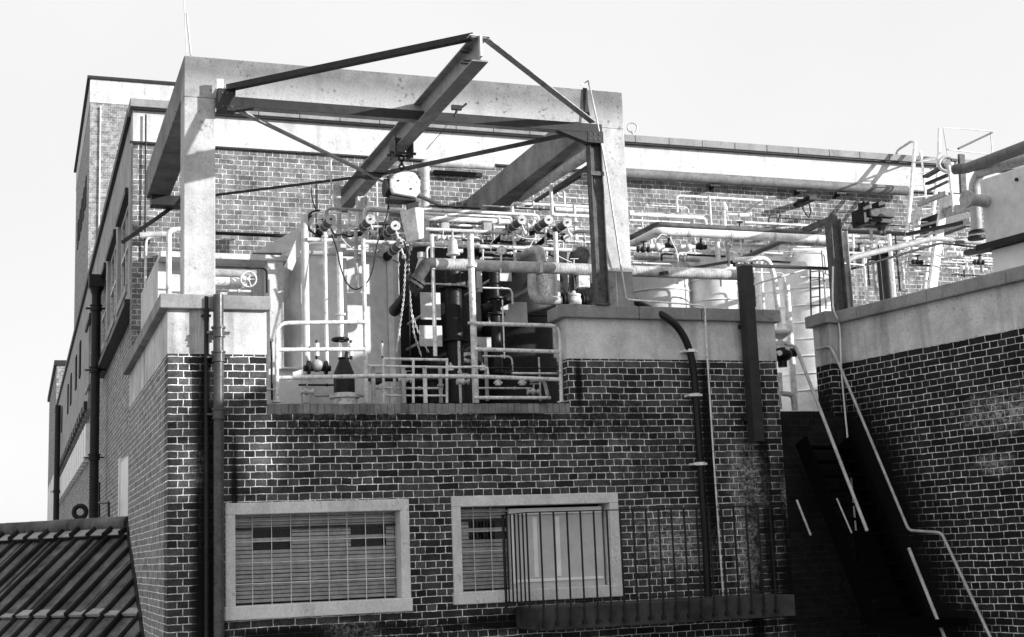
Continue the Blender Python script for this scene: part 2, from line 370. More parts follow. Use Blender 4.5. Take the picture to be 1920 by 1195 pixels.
# windows -------------------------------------------------------
def window(w, fr, door=False):
    x0, x1, z0, z1 = w; fl, frr, ft, fbm = fr; d0, d1 = -.035, .31
    win = MB()
    win.box((x0, d0, z1-ft), (x1, d1, z1)).box((x0, d0, z0+fbm), (x0+fl, d1-.004, z1-ft)).box((x1-frr, d0, z0+fbm), (x1, d1-.004, z1-ft))
    f = win.build('window_frame', M['surround'], fb, bevel=.008)
    MB().box((x0-.01, d0-.02, z0), (x1+.01, d1, z0+fbm)).build('sill', M['surround'], f, bevel=.01)
    ix0, ix1, iz0, iz1 = x0+fl, x1-frr, z0+fbm, z1-ft
    MB().box((ix0, .30, iz0), (ix1, .32, iz1)).build('backing', M['dark'], f)
    MB().box((ix0, .190, iz0), (ix1 if not door else ix0+.60, .194, iz1)).build('pane', M['glass'], f)
    bx1 = ix1 if not door else ix0+.60
    # louvre slats
    sl = MB(); z = iz0+.02; gaps = [(ix0+.21, ix0+.62), (ix0+1.25, ix0+1.64)] if not door else [(ix0+.16, ix0+.6)]
    top = iz1-.02
    while z < top:
        segs = [(ix0+.002, bx1-.004)]
        if top-.345 < z < top-.26 or top-.22 < z < top-.135:
            segs = []; a = ix0+.002
            for ga, gb in gaps: segs.append((a, ga)); a = gb
            if a < bx1-.02: segs.append((a, bx1-.004))
        for a, b_ in segs:
            sl.obox((a, .205, z+random.uniform(-.002,.002)), (b_-a, 0, 0), (0, .022, .031), (0, -.003, .003))
        z += .0415
    sl.build('louvre_blind', M['slat'], f)
    # grille of wires
    gr = MB(); n = int((bx1-ix0)/.205); z = iz0
    for i in range(1, n+1):
        xx = ix0+i*.2; 
        if xx < bx1-.03: gr.tube([(xx, .16, iz0), (xx, .16, iz1)], .0045, 6, False)
    for i in range(1, 5):
        zz = iz0+i*.213
        if zz < iz1-.03: gr.tube([(ix0, .152, zz), (bx1, .152, zz)], .0045, 6, False)
    gr.build('wire_grille', M['wirelight'], f)
    # transom bar
    MB().box((ix0, .165, iz1-.155), (bx1, .187, iz1-.128)).build('transom', M['steel'], f)
    if door:
        p = MB(); dx = bx1; p.box((dx, .13, iz0), (ix1-.03, .17, iz1-.03)); pn = p.build('infill_panel', M['pane2'], f, bevel=.004)
        mo = MB().box((dx, .10, iz0+.06), (dx+.045, .13, iz1-.03)).box((dx+.045, .10, iz1-.10), (ix1-.04, .13, iz1-.03)).box((dx+.05, .11, iz0+.07), (ix1-.05, .13, iz0+.10))
        for k in (.28, .55): mo.box((dx+k, .118, iz0+.12), (dx+k+.05, .13, iz1-.13))
        mo.build('batten', M['panel'], pn, bevel=.003)
window(w1, (.10, .10, .12, .14)); window(w2, (.10, .11, .115, .13), True)
# ================================================================ main building behind
XR, YR, ZT = 1.445, 5.2, 11.06
mbd = thing('brick_building', (8, YR, 0), 'long brick main building with white rendered band below its roof edge', 'building')
MB().box((XR, YR, 0), (17.5, YR+.35, 10.45)).build('front_wall', M['brick_rear'], mbd)
MB().box((XR-.004, YR-.006, 10.45), (17.5, YR+.35, ZT-.12)).build('rendered_band', M['whitewash'], mbd)
cp = MB(); x = XR-.06
while x < 17.4: cp.box((x+.004, YR-.13, ZT-.12), (x+.604, YR+.4, ZT)); x += .608
cp.build('coping', M['rearcoping'], mbd, bevel=.008)
YB = 46
MB().box((17.5, YR, 0), (17.8, YB, ZT-.1)).box((XR, YB, 0), (17.8, YB+.3, ZT-.1)).build('rear_wall', M['brick_rear'], mbd)
MB().box((XR+.35, YR+.35, ZT-.6), (17.5, YB, ZT-.45)).build('roof_deck', M['roofing'], mbd)
# side wall, brick ground plane with framed window bays
MB().box((XR+.10, YR+.35, 0), (XR+.34, YB, ZT-.13)).build('side_wall', M['brick_side'], mbd)
MB().box((XR-.06, YR+.41, ZT-.13), (XR+.4, YB, ZT)).build('side_coping', M['steel'], mbd)
MB().box((XR-.002, YR+.36, 9.95), (XR+.1, YB, ZT-.135)).build('side_fascia', M['pillar'], mbd)
def sidewin(ya, yb, za, zb, lintel=.10, bright=False):
    d = MB().box((XR+.085, ya, za), (XR+.099, yb, zb)); fr = MB()
    for yy in (ya, (ya+yb)/2-.03, yb-.06): fr.box((XR+.04, yy, za), (XR+.084, yy+.06, zb))
    fr.box((XR+.036, ya, zb-.07), (XR+.084, yb, zb)).box((XR+.036, ya, (za+zb)/2), (XR+.084, yb, (za+zb)/2+.05))
    f = fr.build('window_frame', M['worn'], mbd)
    d.build('pane', M['tankwhite'] if bright else M['dark'], f)
    MB().box((XR-.03, ya-.12, za-.12), (XR+.1, yb+.12, za)).build('sill', M['pillar'], f)
    MB().box((XR-.05, ya-.12, zb), (XR+.1, yb+.12, zb+lintel)).build('lintel', M['steel'], f)
yy = 5.9
k = 0
led = [(aX(244, 565, XR), aX(212, 630, XR)), (aX(211, 640, XR), aX(184, 693, XR))]
for (g0, g1) in led:
    MB().box((XR-.08, g0.y, g0.z-.06), (XR+.1, g1.y, g0.z+.03)).build('ledge', M['steel'], mbd); MB().box((XR-.004, g0.y, g0.z+.03), (XR+.1, g1.y, 8.5)).build('pilaster', M['pillar'], mbd)
fa, fb_ = aX(166, 700, XR), aX(112, 800, XR)
bw0, bw1 = aX(150, 822, XR), aX(150, 878, XR)
MB().box((XR-.001, fa.y, bw0.z+.3), (XR+.099, 45.9, 9.945)).build('facade_panel', M['pillar'], mbd)
yb_ = fa.y+.3
while yb_ < 44:
    MB().box((XR-.03, yb_, bw1.z), (XR+.098, yb_+.95, bw0.z)).build('window', M['tankwhite'], mbd)
    MB().box((XR-.08, yb_-.05, bw0.z+.3), (XR-.004, yb_+.7, bw0.z+.5)).build('lintel', M['steel'], mbd)
    if int(yb_) % 3 == 0: MB().box((XR-.03, yb_, bw0.z+1.6), (XR-.004, yb_+.7, bw0.z+2.5)).build('window', M['dark'], mbd)
    yb_ += 1.25
while yy < fa.y-1:
    MB().box((XR-.006, yy-.35, 8.5), (XR+.1, yy+.05, 9.945)).build('pilaster', M['pillar'], mbd)
    if yy < 40:
        sidewin(yy+.25, yy+2.1, 8.55, 9.9)
    yy += 2.65; k += 1
MB().box((XR+.0, 5.6, 5.0), (XR+.099, 7.1, 6.02)).box((XR-.01, 7.2, 4.9), (XR+.099, 7.45, 6.1)).build('light_panel', M['panel'], mbd)
MB().box((XR-.05, YR-.05, 10.425), (17.5, YR-.007, 10.452)).build('drip_shadow_strip', M['steel'], mbd)
MB().box((XR-.02, YR-.10, ZT-.14), (17.5, YR-.007, ZT-.123)).build('drip_shadow_strip', M['steel'], mbd)  # dark strip added for the shadow under the coping overhang
# ---- tower
YT, XT, ZT2 = 25, 1.72, 18.4
tw = thing('brick_tower', (4, YT, 0), 'tall brick tower with pale top band rising behind the long building', 'tower')
MB().box((XT, YT, 0), (XT+6, YT+9.9, 17.62)).build('wall', M['brick_tower'], tw)
MB().box((XT-.01, YT-.02, 17.62), (XT+6, YT+9.9, ZT2-.08)).build('rendered_band', M['whitewash'], tw)
MB().box((XT-.09, YT-.09, ZT2-.08), (XT+6.1, YT+10, ZT2)).build('roof_edge', M['steel'], tw)
MB().tube([(XT+.28, YT-.04, 17.5), (XT+.28, YT-.04, 9)], .022, 6).build('conductor', M['white'], tw)
for i in range(5): MB().box((XT-.02, YT+1.6+i*1.35, 15.0), (XT+.05, YT+2.35+i*1.35, 15.9)).build('vent', M['dark'], tw)
# ---- far low wing
fw = thing('brick_building', (XR, 48, 0), 'farthest low wing seen past the end of the long building', 'building')
MB().box((XR, 46.3, 0), (8, 60, 13.0)).build('wall', M['brick_side'], fw)
MB().box((XR-.1, 46.2, 13.0), (8.1, 60.1, 13.2)).build('roof_edge', M['steel'], fw)
for i in range(4): MB().box((XR-.04, 47+i*3, 6), (XR-.005, 49+i*3, 8.4)).build('window', M['tankwhite'], fw)
# ================================================================ right wall building
rb = thing('brick_building', tuple(RO), 'black brick building on the right with sloping line of concrete coping', 'building')
L = 17.0
def rbox(mb, u0, u1, w0, w1, z0, z1): return mb.obox(RO+RU*u0+RW*w0+Vector((0,0,z0)), RU*(u1-u0), RW*(w1-w0), Vector((0,0,z1-z0)))
class RMB(MB):
    def rb(s, u0, u1, w0, w1, z0, z1): return s.obox((u0, w0, z0), (u1-u0, 0, 0), (0, w1-w0, 0), (0, 0, z1-z0))
def rbuild(mb, name, mat, parent=rb, bevel=0):   # built in the wall's own frame so that the brick courses run along it
    o = mb.build(name, mat, None, bevel=bevel); o.parent = parent
    o.matrix_local = Matrix(((RU.x, RW.x, 0, 0), (RU.y, RW.y, 0, 0), (0, 0, 1, 0), (0, 0, 0, 1))); return o
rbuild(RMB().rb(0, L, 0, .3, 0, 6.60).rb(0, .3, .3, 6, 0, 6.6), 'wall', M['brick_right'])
rbuild(RMB().rb(-.004, L, -.004, .3, 6.60, ZCb).rb(-.004, .3, .3, 6, 6.60, ZCb), 'stone_band', M['band'])
cm = RMB(); u = -.08
cm.rb(-.08, 0.42, -.08, .36, ZCb, ZC)
u = .424
while u < L: cm.rb(u, u+1.12, -.08, .36, ZCb, ZC+random.uniform(-.003,.003)); u += 1.124
cm.rb(-.08, .36, .364, 6, ZCb, ZC)
rbuild(cm, 'coping', M['coping'], bevel=.012)
rbuild(RMB().rb(.3, L, .3, 7, 6.6, 6.75), 'roof_deck', M['roofing'])
px0, px1 = aY(1556, 640, -.03).x, 9.44
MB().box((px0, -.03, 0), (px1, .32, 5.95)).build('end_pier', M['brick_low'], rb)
MB().box((px0, -.03, 5.951), (px1, .32, 6.60)).build('end_pier', M['brick_right'], rb)
MB().box((px0-.004, -.034, 6.601), (px1, .32, ZCb)).build('stone_band', M['band'], rb)
MB().box((px0-.09, -.11, ZCb), (px1+.0, .36, ZC-.003)).build('coping', M['coping'], rb, bevel=.012)
rbuild(RMB().rb(3.6, L, .75, 5, 6.75, 8.85), 'shade_storey', M['brick_right'])  # unseen upper storey added to shade the front wall
rbuild(RMB().rb(3.5, L, .65, 5.1, 8.85, 9.0), 'shade_storey_coping', M['coping'])
# ================================================================ tiled roof at lower left
RH = radians(-44.9); ru = Vector((sin(RH), cos(RH), 0)); pitch = radians(36)
rv = Vector((-cos(RH)*cos(pitch), sin(RH)*cos(pitch), 0)); rv = Vector((-.708*cos(pitch), -.706*cos(pitch), -sin(pitch)))
rn = ru.cross(rv).normalized()
if rn.z < 0: rn = -rn
ro = aX(238, 988, X0)
tr = thing('tiled_roof_shed', (0, 3, 0), 'low shed with dark ribbed tile roof and mossy ridge against the side wall', 'shed')
def tilesheet(v0, v1, lift, mat, name, us=-5.2, ue=11, rolls=None):
    # ribbed course: profile across u, thick butt end at v1
    prof = []; u = us; per = .285
    while u < ue:
        j = random.uniform(-.012,.012); u += random.uniform(-.008,.008)
        prof += [(u, j), (u+.283, j*.5+.004)] if rolls is None else [(u+.175, -.01), (u+.187, .04+j), (u+.21, .055+j), (u+.238, .04+j), (u+.252, -.01)]; u += per
    k = len(prof); vs = []
    for v, h in ((v0, lift), (v1, lift+.028), (v1, lift-.02)):
        for (a, b) in prof: vs.append(ro+ru*a+rv*v+rn*(h+(b if h != lift-.02 else b*.2)))
    fs = []
    for r in range(2):
        for i in range(k-1): fs.append((r*k+i, r*k+i+1, (r+1)*k+i+1, (r+1)*k+i))
    o = MB().add(vs, fs).build(name, mat, tr)
    bm = bmesh.new(); bm.from_mesh(o.data)
    bmesh.ops.bisect_plane(bm, geom=bm.verts[:]+bm.edges[:]+bm.faces[:], plane_co=Vector((X0-.012, 0, 0))-Vector(tr['_o']), plane_no=(1,0,0), clear_outer=True)
    bm.to_mesh(o.data); bm.free(); return o
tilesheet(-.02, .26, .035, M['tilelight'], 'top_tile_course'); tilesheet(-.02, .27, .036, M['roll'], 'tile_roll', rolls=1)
v = .16; i = 0
while v < 8:
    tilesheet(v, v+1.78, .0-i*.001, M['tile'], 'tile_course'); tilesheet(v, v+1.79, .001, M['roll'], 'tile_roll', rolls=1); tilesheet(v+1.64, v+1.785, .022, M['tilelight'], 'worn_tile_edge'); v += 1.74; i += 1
rc = MB(); a = -.05
while a < 11:
    pr = [ro+ru*a+rn*.05, ro+ru*(a+.44)+rn*.055]; rc.tube(pr, .1+random.uniform(0,.008), 10); a += .45
rc.build('ridge_cap', M['ridge'], tr)
# back slope and body of the shed
bs = MB(); rv2 = Vector((.708*cos(pitch), .706*cos(pitch), -sin(pitch)))
bs.add([ro+ru*.2-rn*.03, ro+ru*11-rn*.03, ro+ru*11+rv2*2-rn*.03, ro+ru*.9+rv2*.9-rn*.03], [(0,1,2,3)])
MB().add([ro+ru*0-rn*.06+rv*.2, ro+ru*11-rn*.06+rv*.2, ro+ru*11-rn*.06+rv*7, ro+ru*0-rn*.06+rv*7], [(0,1,2,3)])
bs.build('back_slope', M['tile'], tr)
sw = MB(); 
for (q0, q1) in ((ro+ru*11, ro+ru*11+rv*7),):
    sw.add([q0-rn*.05, q1-rn*.05, Vector((q1.x, q1.y, 0)), Vector((q0.x, q0.y, 0))], [(0,1,2,3)])
sw.build('gable_wall', M['brick_side'], tr)
fl = MB()      # lead flashing stepped up the side wall
for i in range(12):
    q = Vector((X0-.012, 5.15-i*.26, 0)); d = (ro-Vector((q.x, q.y, ro.z))); dist = (Vector((q.x, q.y, 0))-Vector((ro.x, ro.y, 0))).dot(Vector((-.708, -.706, 0)))
    zz = ro.z-dist*tan(pitch); fl.obox((X0-.006, q.y, zz-.06), (0, -.25, -.25*.706*tan(pitch)), (0, 0, .20+random.uniform(0,.05)), (-.018, 0, 0))
fl.build('flashing', M['black'], tr)
# far tree line on the left
# ================================================================ concrete portal frame
pf = thing('concrete_portal', (4.1, 0, 7.24), 'tall concrete portal frame of two columns and weathered beams over the terrace', 'frame')
CX0, CX1, CX2, CX3 = 1.578, 1.905, 6.372, 6.715
MB().box((CX0, .02, ZC), (CX1, .35, 9.40)).build('column', M['column'], pf, bevel=.01)
MB().box((CX2, .02, ZC), (CX3, .35, 9.40)).build('column', M['column'], pf, bevel=.01)
MB().box((CX0, .02, 9.40), (CX3, .35, 9.86)).build('front_beam', M['beam'], pf, bevel=.01)
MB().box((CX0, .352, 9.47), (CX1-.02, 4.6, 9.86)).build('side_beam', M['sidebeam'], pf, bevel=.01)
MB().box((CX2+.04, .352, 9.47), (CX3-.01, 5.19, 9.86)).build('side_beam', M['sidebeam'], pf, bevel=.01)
MB().box((CX0+.05, 4.35, 9.33), (CX1+.45, 4.6, 9.465)).build('bearing_beam', M['steel'], pf)
MB().box((CX2-.012, .008, 7.66), (CX3+.012, .362, 7.70)).build('strap', M['worn'], pf)
MB().box((CX2-.006, .014, ZC), (CX2+.13, .3, 7.655)).box((CX2+.15, .014, ZC), (CX3+.004, .3, 7.655)).build('base_casing', M['coping'], pf)
# steel stanchion bolted beside the right column
st = thing('steel_stanchion', (6.29, -.03, ZC), 'dark steel stanchion clamped to the left of the right concrete column', 'post')
MB().ibeam((6.30, -.0, ZC), (6.30, -.0, 9.30), .13, .15, .012, .01, up=(1,0,0)).build('post', M['rust'], st)
MB().box((6.2, -.10, ZC), (6.37, .09, ZC+.02)).box((6.21, -.085, 8.78), (6.38, -.075, 8.83)).build('base_plate', M['rust'], st)
# ---------------------------------------------------------------- monorail and bracing
MX = 4.20; MT = 9.52; MZ = MT-.13
cr = thing('overhead_crane_frame', (4.2, 0, 9.3), 'dark steel lifting beam jutting out past the wall with triangular bracing', 'crane frame')
MB().ibeam((MX, -2.09, MZ), (MX, 4.1, MZ), .165, .26, .014, .007).build('lifting_beam', M['beamsteel'] if 'beamsteel' in M else paint_mat('beam_steel', .07, .35, .45, spots=.2), cr)
MB().box((MX-.10, -2.10, MT+.002), (MX+.11, -1.97, MT+.014)).box((MX-.012, -2.14, MT-.22), (MX+.012, -2.092, MT+.0)).build('end_plate', M['galv'], cr)
CY = -.08
MB().box((1.92, CY-.05, 9.283), (6.36, CY-.038, 9.388)).box((1.92, CY-.038, 9.376), (6.36, CY+.05, 9.388)).build('chord', M['steel'], cr)
MB().box((1.915, CY-.055, 9.23), (2.10, CY+.09, 9.47)).add([(2.10, CY-.05, 9.28), (2.30, CY-.05, 9.285), (2.10, CY-.05, 9.24), (2.10, CY+.05, 9.28), (2.30, CY+.05, 9.285), (2.10, CY+.05, 9.24)], [(0,2,1),(3,4,5),(0,1,4,3),(1,2,5,4),(2,0,3,5)]).build('gusset', M['steel'], cr)
MB().box((6.17, CY-.055, 9.16), (6.37, CY+.09, 9.30)).add([(6.17, CY-.05, 9.16), (6.17, CY-.05, 9.28), (5.80, CY-.05, 9.28), (6.17, CY+.05, 9.16), (6.17, CY+.05, 9.28), (5.80, CY+.05, 9.28)], [(0,1,2),(3,5,4),(0,2,5,3),(1,4,5,2),(0,3,4,1)]).build('gusset', M['steel'], cr)
def pz(px, py, z): return aZ(px, py, z)
tip = Vector((MX-.06, -2.02, MT+.03)); tip2 = Vector((MX+.1, -2.02, MT+.03))
MB().angle((1.99, CY, 9.50), tip, .08, .09, .012).build('tie', M['steel'], cr)
MB().angle(tip2, (6.27, CY, 9.45), .08, .07, .012).build('tie', M['greypipe'], cr)
MB().box((1.905, CY-.03, 9.47), (1.975, CY+.02, 9.58)).build('bracket', M['white'], cr)
nd = Vector((MX-.03, 2.1, 9.26)); rl = Vector((1.95, 4.42, 9.42)); rr = Vector((6.35, 4.35, 9.3))
MB().angle((2.15, .02, 9.30), nd, .05, .05, .01).build('brace', M['greypipe'], cr)
MB().angle((6.0, .02, 9.29), nd, .04, .045, .01).build('brace', M['rust'], cr)
MB().angle(nd, rl, .026, .03, .01).build('brace', M['steel'], cr)
MB().angle(nd, rr, .06, .06, .01).build('brace', M['greypipe'], cr)
MB().box((nd.x-.12, nd.y-.14, nd.z-.02), (nd.x+.1, nd.y+.14, nd.z)).build('node_plate', M['steel'], cr)
MB().beam((1.3, 5.1, 8.95), (1.95, 4.5, 9.36), .04, .04).build('strut', M['steel'], cr)
bo_ = [(1.96+.05*i, CY-.062, zz) for i in range(3) for zz in (9.27, 9.42)]+[(6.2+.06*i, CY-.062, zz) for i in range(3) for zz in (9.2, 9.26)]
for (x, y, z) in bo_: MB().cyl((x, y, z), (x, y+.02, z), .012, 6).build('bolt', M['rust'], cr)
for k in range(4): MB().cyl((MX-.1, -1.85+.08*(k//2), MT-.05-.12*(k % 2)), (MX-.0, -1.85+.08*(k//2), MT-.05-.12*(k % 2)), .011, 6).build('bolt', M['rust'], cr)
# supporting post of the beam's inner end
sp = tag(MB().ibeam((MX+.05, 3.1, 5.95), (MX+.05, 3.1, 9.25), .14, .14, up=(1,0,0)).build('steel_post', M['worn'], base=(MX+.05, 3.1, 5.95)), 'worn steel post under the inner end of the lifting beam', 'post')
# bolts and clips
bt = MB()
for (a, b) in ((770, 178), (782, 181)): q = aY(a, b, .5); bt.box((q.x-.03, q.y, q.z-.1), (q.x+.035, q.y+.02, q.z+.06))
tag(bt.build('clamp_plate', M['white']), 'pair of white clamp plates standing on the lifting beam', 'clamp')
q = aZ(855, 198, MZ-.13); cl = MB().box((q.x-.05, q.y-.02, q.z-.05), (q.x+.06, q.y+.02, q.z-.0)).cyl(q+Vector((.02,0,-.02)), q+Vector((-.02,0,-.13)), .014, 8).cyl(q+Vector((.05,0,-.03)), q+Vector((.12,0,.03)), .012, 8)
tag(cl.build('beam_clip', M['steel']), 'small dark clip under the edge of the lifting beam', 'clip')
# ---------------------------------------------------------------- hoist
ty = aX(752, 265, MX).y
tz = MT-.26
hz = thing('chain_hoist', (MX, ty, 8.6), 'white electric chain hoist hanging under the lifting beam', 'hoist')
tr_ = MB()
for sx in (-1, 1):
    tr_.obox((MX+sx*.105-.008, ty-.14, tz-.12), (.016,0,0), (0,.28,0), (0,0,.24))
    for dy in (-.09, .09): tr_.cyl((MX+sx*.09, ty+dy, tz+.05), (MX+sx*.03, ty+dy, tz+.05), .045, 14)
tr_.cyl((MX-.16, ty-.06, tz-.08), (MX+.16, ty-.06, tz-.08), .018, 8).cyl((MX-.16, ty+.06, tz-.08), (MX+.16, ty+.06, tz-.08), .018, 8)
tr_.build('trolley', M['rust'], hz)
lk = MB()
for i in range(4): lk.torus((MX, ty, tz-.13-i*.05), .03, .010, axis=(1,0,0) if i % 2 else (0,1,0), n=12)
lk.build('suspension_chain', M['iron'], hz)
by = ty; hb = aX(758, 352, MX); bz = aY(757, 350, by).z
bx = aY(757, 350, by).x
body = MB()
prof = [(-.19,-.06),(-.16,-.13),(.14,-.17),(.19,-.10),(.2,.06),(.14,.15),(.02,.18),(-.13,.12),(-.19,.03)]
body.section((bx-.02, by-.13, bz), (bx-.02, by+.15, bz), [(a*.95, b*.95) for a, b in prof]); hb_ = body.build('motor_housing', M['white'], hz, bevel=.025)
MB().box((bx-.20, by-.08, bz-.19), (bx+.13, by+.13, bz-.13)).cyl((bx-.24, by, bz-.03), (bx-.15, by, bz-.03), .11, 18).build('gearbox', M['steel'], hz, bevel=.01)
MB().cyl((bx+.05, by-.142, bz-.06), (bx+.05, by-.128, bz-.06), .012, 10).cyl((bx-.1, by-.142, bz+.03), (bx-.1, by-.128, bz+.03), .012, 10).build('screw', M['steel'], hb_)
c0 = aY(768, 388, by-.12); c1 = aY(797, 450, by-.12)
cb = MB().add([(c0.x+.06, by-.12, c0.z), (c1.x, by-.12, c0.z), (c1.x-.01, by-.12, c1.z+.02), (c0.x+.10, by-.12, c1.z), (c0.x-.06, by+.12, c0.z), (c1.x-.03, by+.12, c0.z), (c1.x-.05, by+.12, c1.z+.03), (c0.x+.02, by+.12, c1.z)],
    [(0,3,2,1),(4,5,6,7),(0,1,5,4),(1,2,6,5),(2,3,7,6),(3,0,4,7)])
cb.build('chain_bucket', M['white'], hz, bevel=.012)
MB().box((c0.x-.0, by-.02, c0.z+.0), (c0.x+.14, by+.02, bz-.18)).build('bucket_hanger', M['steel'], hz)
def chain(pts, pitch=.030, r=.0040):
    mb = MB(); k = 0
    for a, b in zip(pts, pts[1:]):
        a, b = Vector(a), Vector(b); n = max(1, int((b-a).length/pitch)); t = (b-a).normalized(); s1 = t.cross(Vector((0,1,0))).normalized(); s2 = t.cross(s1)
        for i in range(n):
            c = a+(b-a)*((i+.5)/n); s = s1 if k % 2 else s2; L_ = pitch*.72; W_ = .0095; loop = []
            for j in range(9):
                an = 2*pi*j/8; loop.append(c+t*cos(an)*L_+s*sin(an)*W_)
            mb.tube(loop, r, 5, False); k += 1
    return mb
ca = [aY(764, 452, by+.02), aY(760, 500, by), aY(757, 560, by-.05), aY(743, 662, by-.1)]
chain(ca).build('hand_chain', M['galv'], hz)
chain([aY(764, 452, by+.06), aY(769, 560, by), aY(776, 625, by), aY(790, 668, by)]).build('load_chain', M['galv'], hz)
chain([aY(771, 585, by), aY(783, 620, by), aY(803, 660, by)]).build('load_chain', M['galv'], hz)
MB().tube([aY(766, 470, by), aY(768, 600, by), aY(769, 668, by)], .006, 6).build('pull_cord', M['iron'], hz)
MB().tube(bend([aY(757, 452, by-.02), aY(767, 478, by-.02), aY(762, 492, by)], .03), .012, 8).cyl(aY(765, 462, by), aY(766, 480, by), .03, 12).build('hook_block', M['iron'], hz)
# ---------------------------------------------------------------- big vertical tanks on the terrace
def P(*a): return aY(*a)
FZ = 5.92
def vtank(name, px0, px1, pytop, Y, mat, label, cat='tank', top=.12, seams=(), z0=FZ, parts=True, strip=()):
    a, b = P(px0, 600, Y), P(px1, 600, Y); r = (b.x-a.x)/2*.985; cx = (a.x+b.x)/2; cz = P((px0+px1)/2, pytop, Y-r*.6).z
    t = thing(name, (cx, Y, z0), label, cat)
    sh = MB().lathe((cx, Y, z0), [(r, 0), (r, cz-z0)], n=48).build('shell', mat, t)
    MB().lathe((cx, Y, cz), [(r*1.01, 0), (r*1.01, .02), (r*.9, top*.5), (r*.5, top*.9), (.001, top)], n=48).build('top', mat, t)
    for py in seams:
        z = P((px0+px1)/2, py, Y-r).z
        MB().torus((cx, Y, z), r+.004, .012, n=48).build('hoop', mat, t)
    for px in strip:
        q = P(px, 600, Y-r*.8)
        dx = q.x-cx; yy_ = Y-math.sqrt(max(r*r-dx*dx, 0)); MB().box((q.x-.035, yy_-.05, z0), (q.x+.035, yy_+.03, cz-.02)).build('stiffener', mat, t)
    return t, cx, r, cz
t1, cx1, r1, cz1 = vtank('storage_tank', 530, 748, 466, 2.4, M['tank'], 'broad pale grey tank with vertical ribs behind the left railing', seams=(474,), strip=(573, 640, 733))
# sloping hood and top rails of that tank
hd = MB(); a0, a1, a2, a3 = P(474, 474, 3.4), P(556, 430, 3.4), P(575, 404, 3.4), P(545, 474, 3.4)
hd.add([a0, a3, a2, a1, a0+Vector((0,.5,0)), a3+Vector((0,.5,0)), a2+Vector((0,.5,0)), a1+Vector((0,.5,0))], [(0,1,2,3),(7,6,5,4),(3,2,6,7),(0,3,7,4),(1,5,6,2),(0,4,5,1)])
tag(hd.build('duct_hood', M['tank']), 'sloping grey duct hood left of the broad grey tank', 'hood')
sb = MB().beam(P(540, 505, 1.55), P(583, 402, 1.55), .10, .05, up=(0,1,0)); tag(sb.build('raking_strut', M['tank']), 'pale strut leaning up against the broad grey tank', 'strut')
# dark vessels in the middle
t2, *_ = vtank('storage_tank', 745, 900, 470, 3.0, M['tankdark'], 'black tank behind the hanging chains')
t3, *_ = vtank('storage_tank', 872, 1062, 468, 3.2, M['tankdark'], 'wide black tank behind the right railing', seams=(590,))
pl = MB()
def plate(mb, x0, y0, x1, y1, Y, t=.02):
    a, b = P(x0, y0, Y), P(x1, y1, Y); return mb.box((a.x, Y, b.z), (b.x, Y+t, a.z))
for i, (r, lb) in enumerate((((788, 548, 827, 600), 'upper grey plate added for a lit patch on the black tank behind the chains'), ((786, 610, 830, 650), 'lower grey plate added for a lit patch on the black tank behind the chains'), ((915, 565, 990, 612), 'broad grey plate added for a lit patch on the wide black tank behind the railing'), ((893, 632, 932, 655), 'small grey plate added for a lit patch between the rails of the right railing'), ((893, 508, 905, 548), 'narrow grey strip plate added for a lit patch right of the white post'), ((925, 506, 960, 528), 'small grey plate added for a lit patch under the long lagged pipe'))):  # plates added for the sunlit and shaded patches on the dark tanks
    mb = MB(); plate(mb, *r, 1.95 if i > 1 else 1.9); q = P(r[0], r[3], 1.9); mb.box((q.x+.02, 1.92, q.z+.05), (q.x+.05, 2.6, q.z+.08)); tag(mb.build('lit_patch_plate', M['tank'], bevel=.006), lb, 'plate')
# dark fat stand pipes in front of them
def vpipe(px, y0, y1, Y, r, mat, label, name='pipe', cat='pipe', rings=(), **k):
    q = P(px, (y0+y1)/2, Y); z0, z1 = P(px, y1, Y).z, P(px, y0, Y).z
    mb = MB().tube([(q.x, Y, z0), (q.x, Y, z1)], r, 14)
    for ry in rings: zz = P(px, ry, Y).z; mb.cyl((q.x, Y, zz-.012), (q.x, Y, zz+.012), r*1.7, 16)
    return tag(mb.build(name, mat), label, cat, k.get('group'))
def hpipe(x0, x1, y0, Y, r, mat, label, rings=(), name='pipe', cat='pipe', up=None, ends=None, group=None, seg=14):
    a = P(x0, y0, Y); b = P(x1, y0, Y); b = Vector((b.x, Y, a.z)); pts = [a, b]
    # ends: (start drop in metres or None, end drop or None); negative = downward
    if ends:
        if ends[0]: pts = [a+Vector((0,0,ends[0]))]+pts
        if ends[1]: pts = pts+[b+Vector((0,0,ends[1]))]
    pts = bend(pts, max(.07, r*2.2)) if len(pts) > 2 else pts
    mb = MB().tube(pts, r, seg)
    for rx in rings: q = P(rx, y0, Y); mb.cyl((q.x-.012, Y, a.z), (q.x+.012, Y, a.z), r*1.5, 14)
    return tag(mb.build(name, mat), label, cat, group)
def ppipe(pts, r, mat, label, rad=.09, name='pipe', cat='pipe', group=None, seg=12):
    return tag(MB().tube(bend([P(*p) for p in pts], rad), r, seg).build(name, mat), label, cat, group)
vpipe(852, 500, 756, 2.0, .11, M['tankdark'], 'thick black stand pipe below the long lagged pipe', rings=(540, 640))
vpipe(930, 508, 700, 1.8, .07, M['tankdark'], 'black valve stem pipe left of the broad grey plate', rings=(560, 590))
ppipe([(905, 580, 1.8), (930, 572, 1.8), (985, 545, 1.8), (1000, 520, 1.8)], .06, M['tankdark'], 'black bent pipe crossing in front of the broad grey plate')
vpipe(808, 505, 756, 2.3, .06, M['tankdark'], 'thinner black pipe just right of the hanging chains')
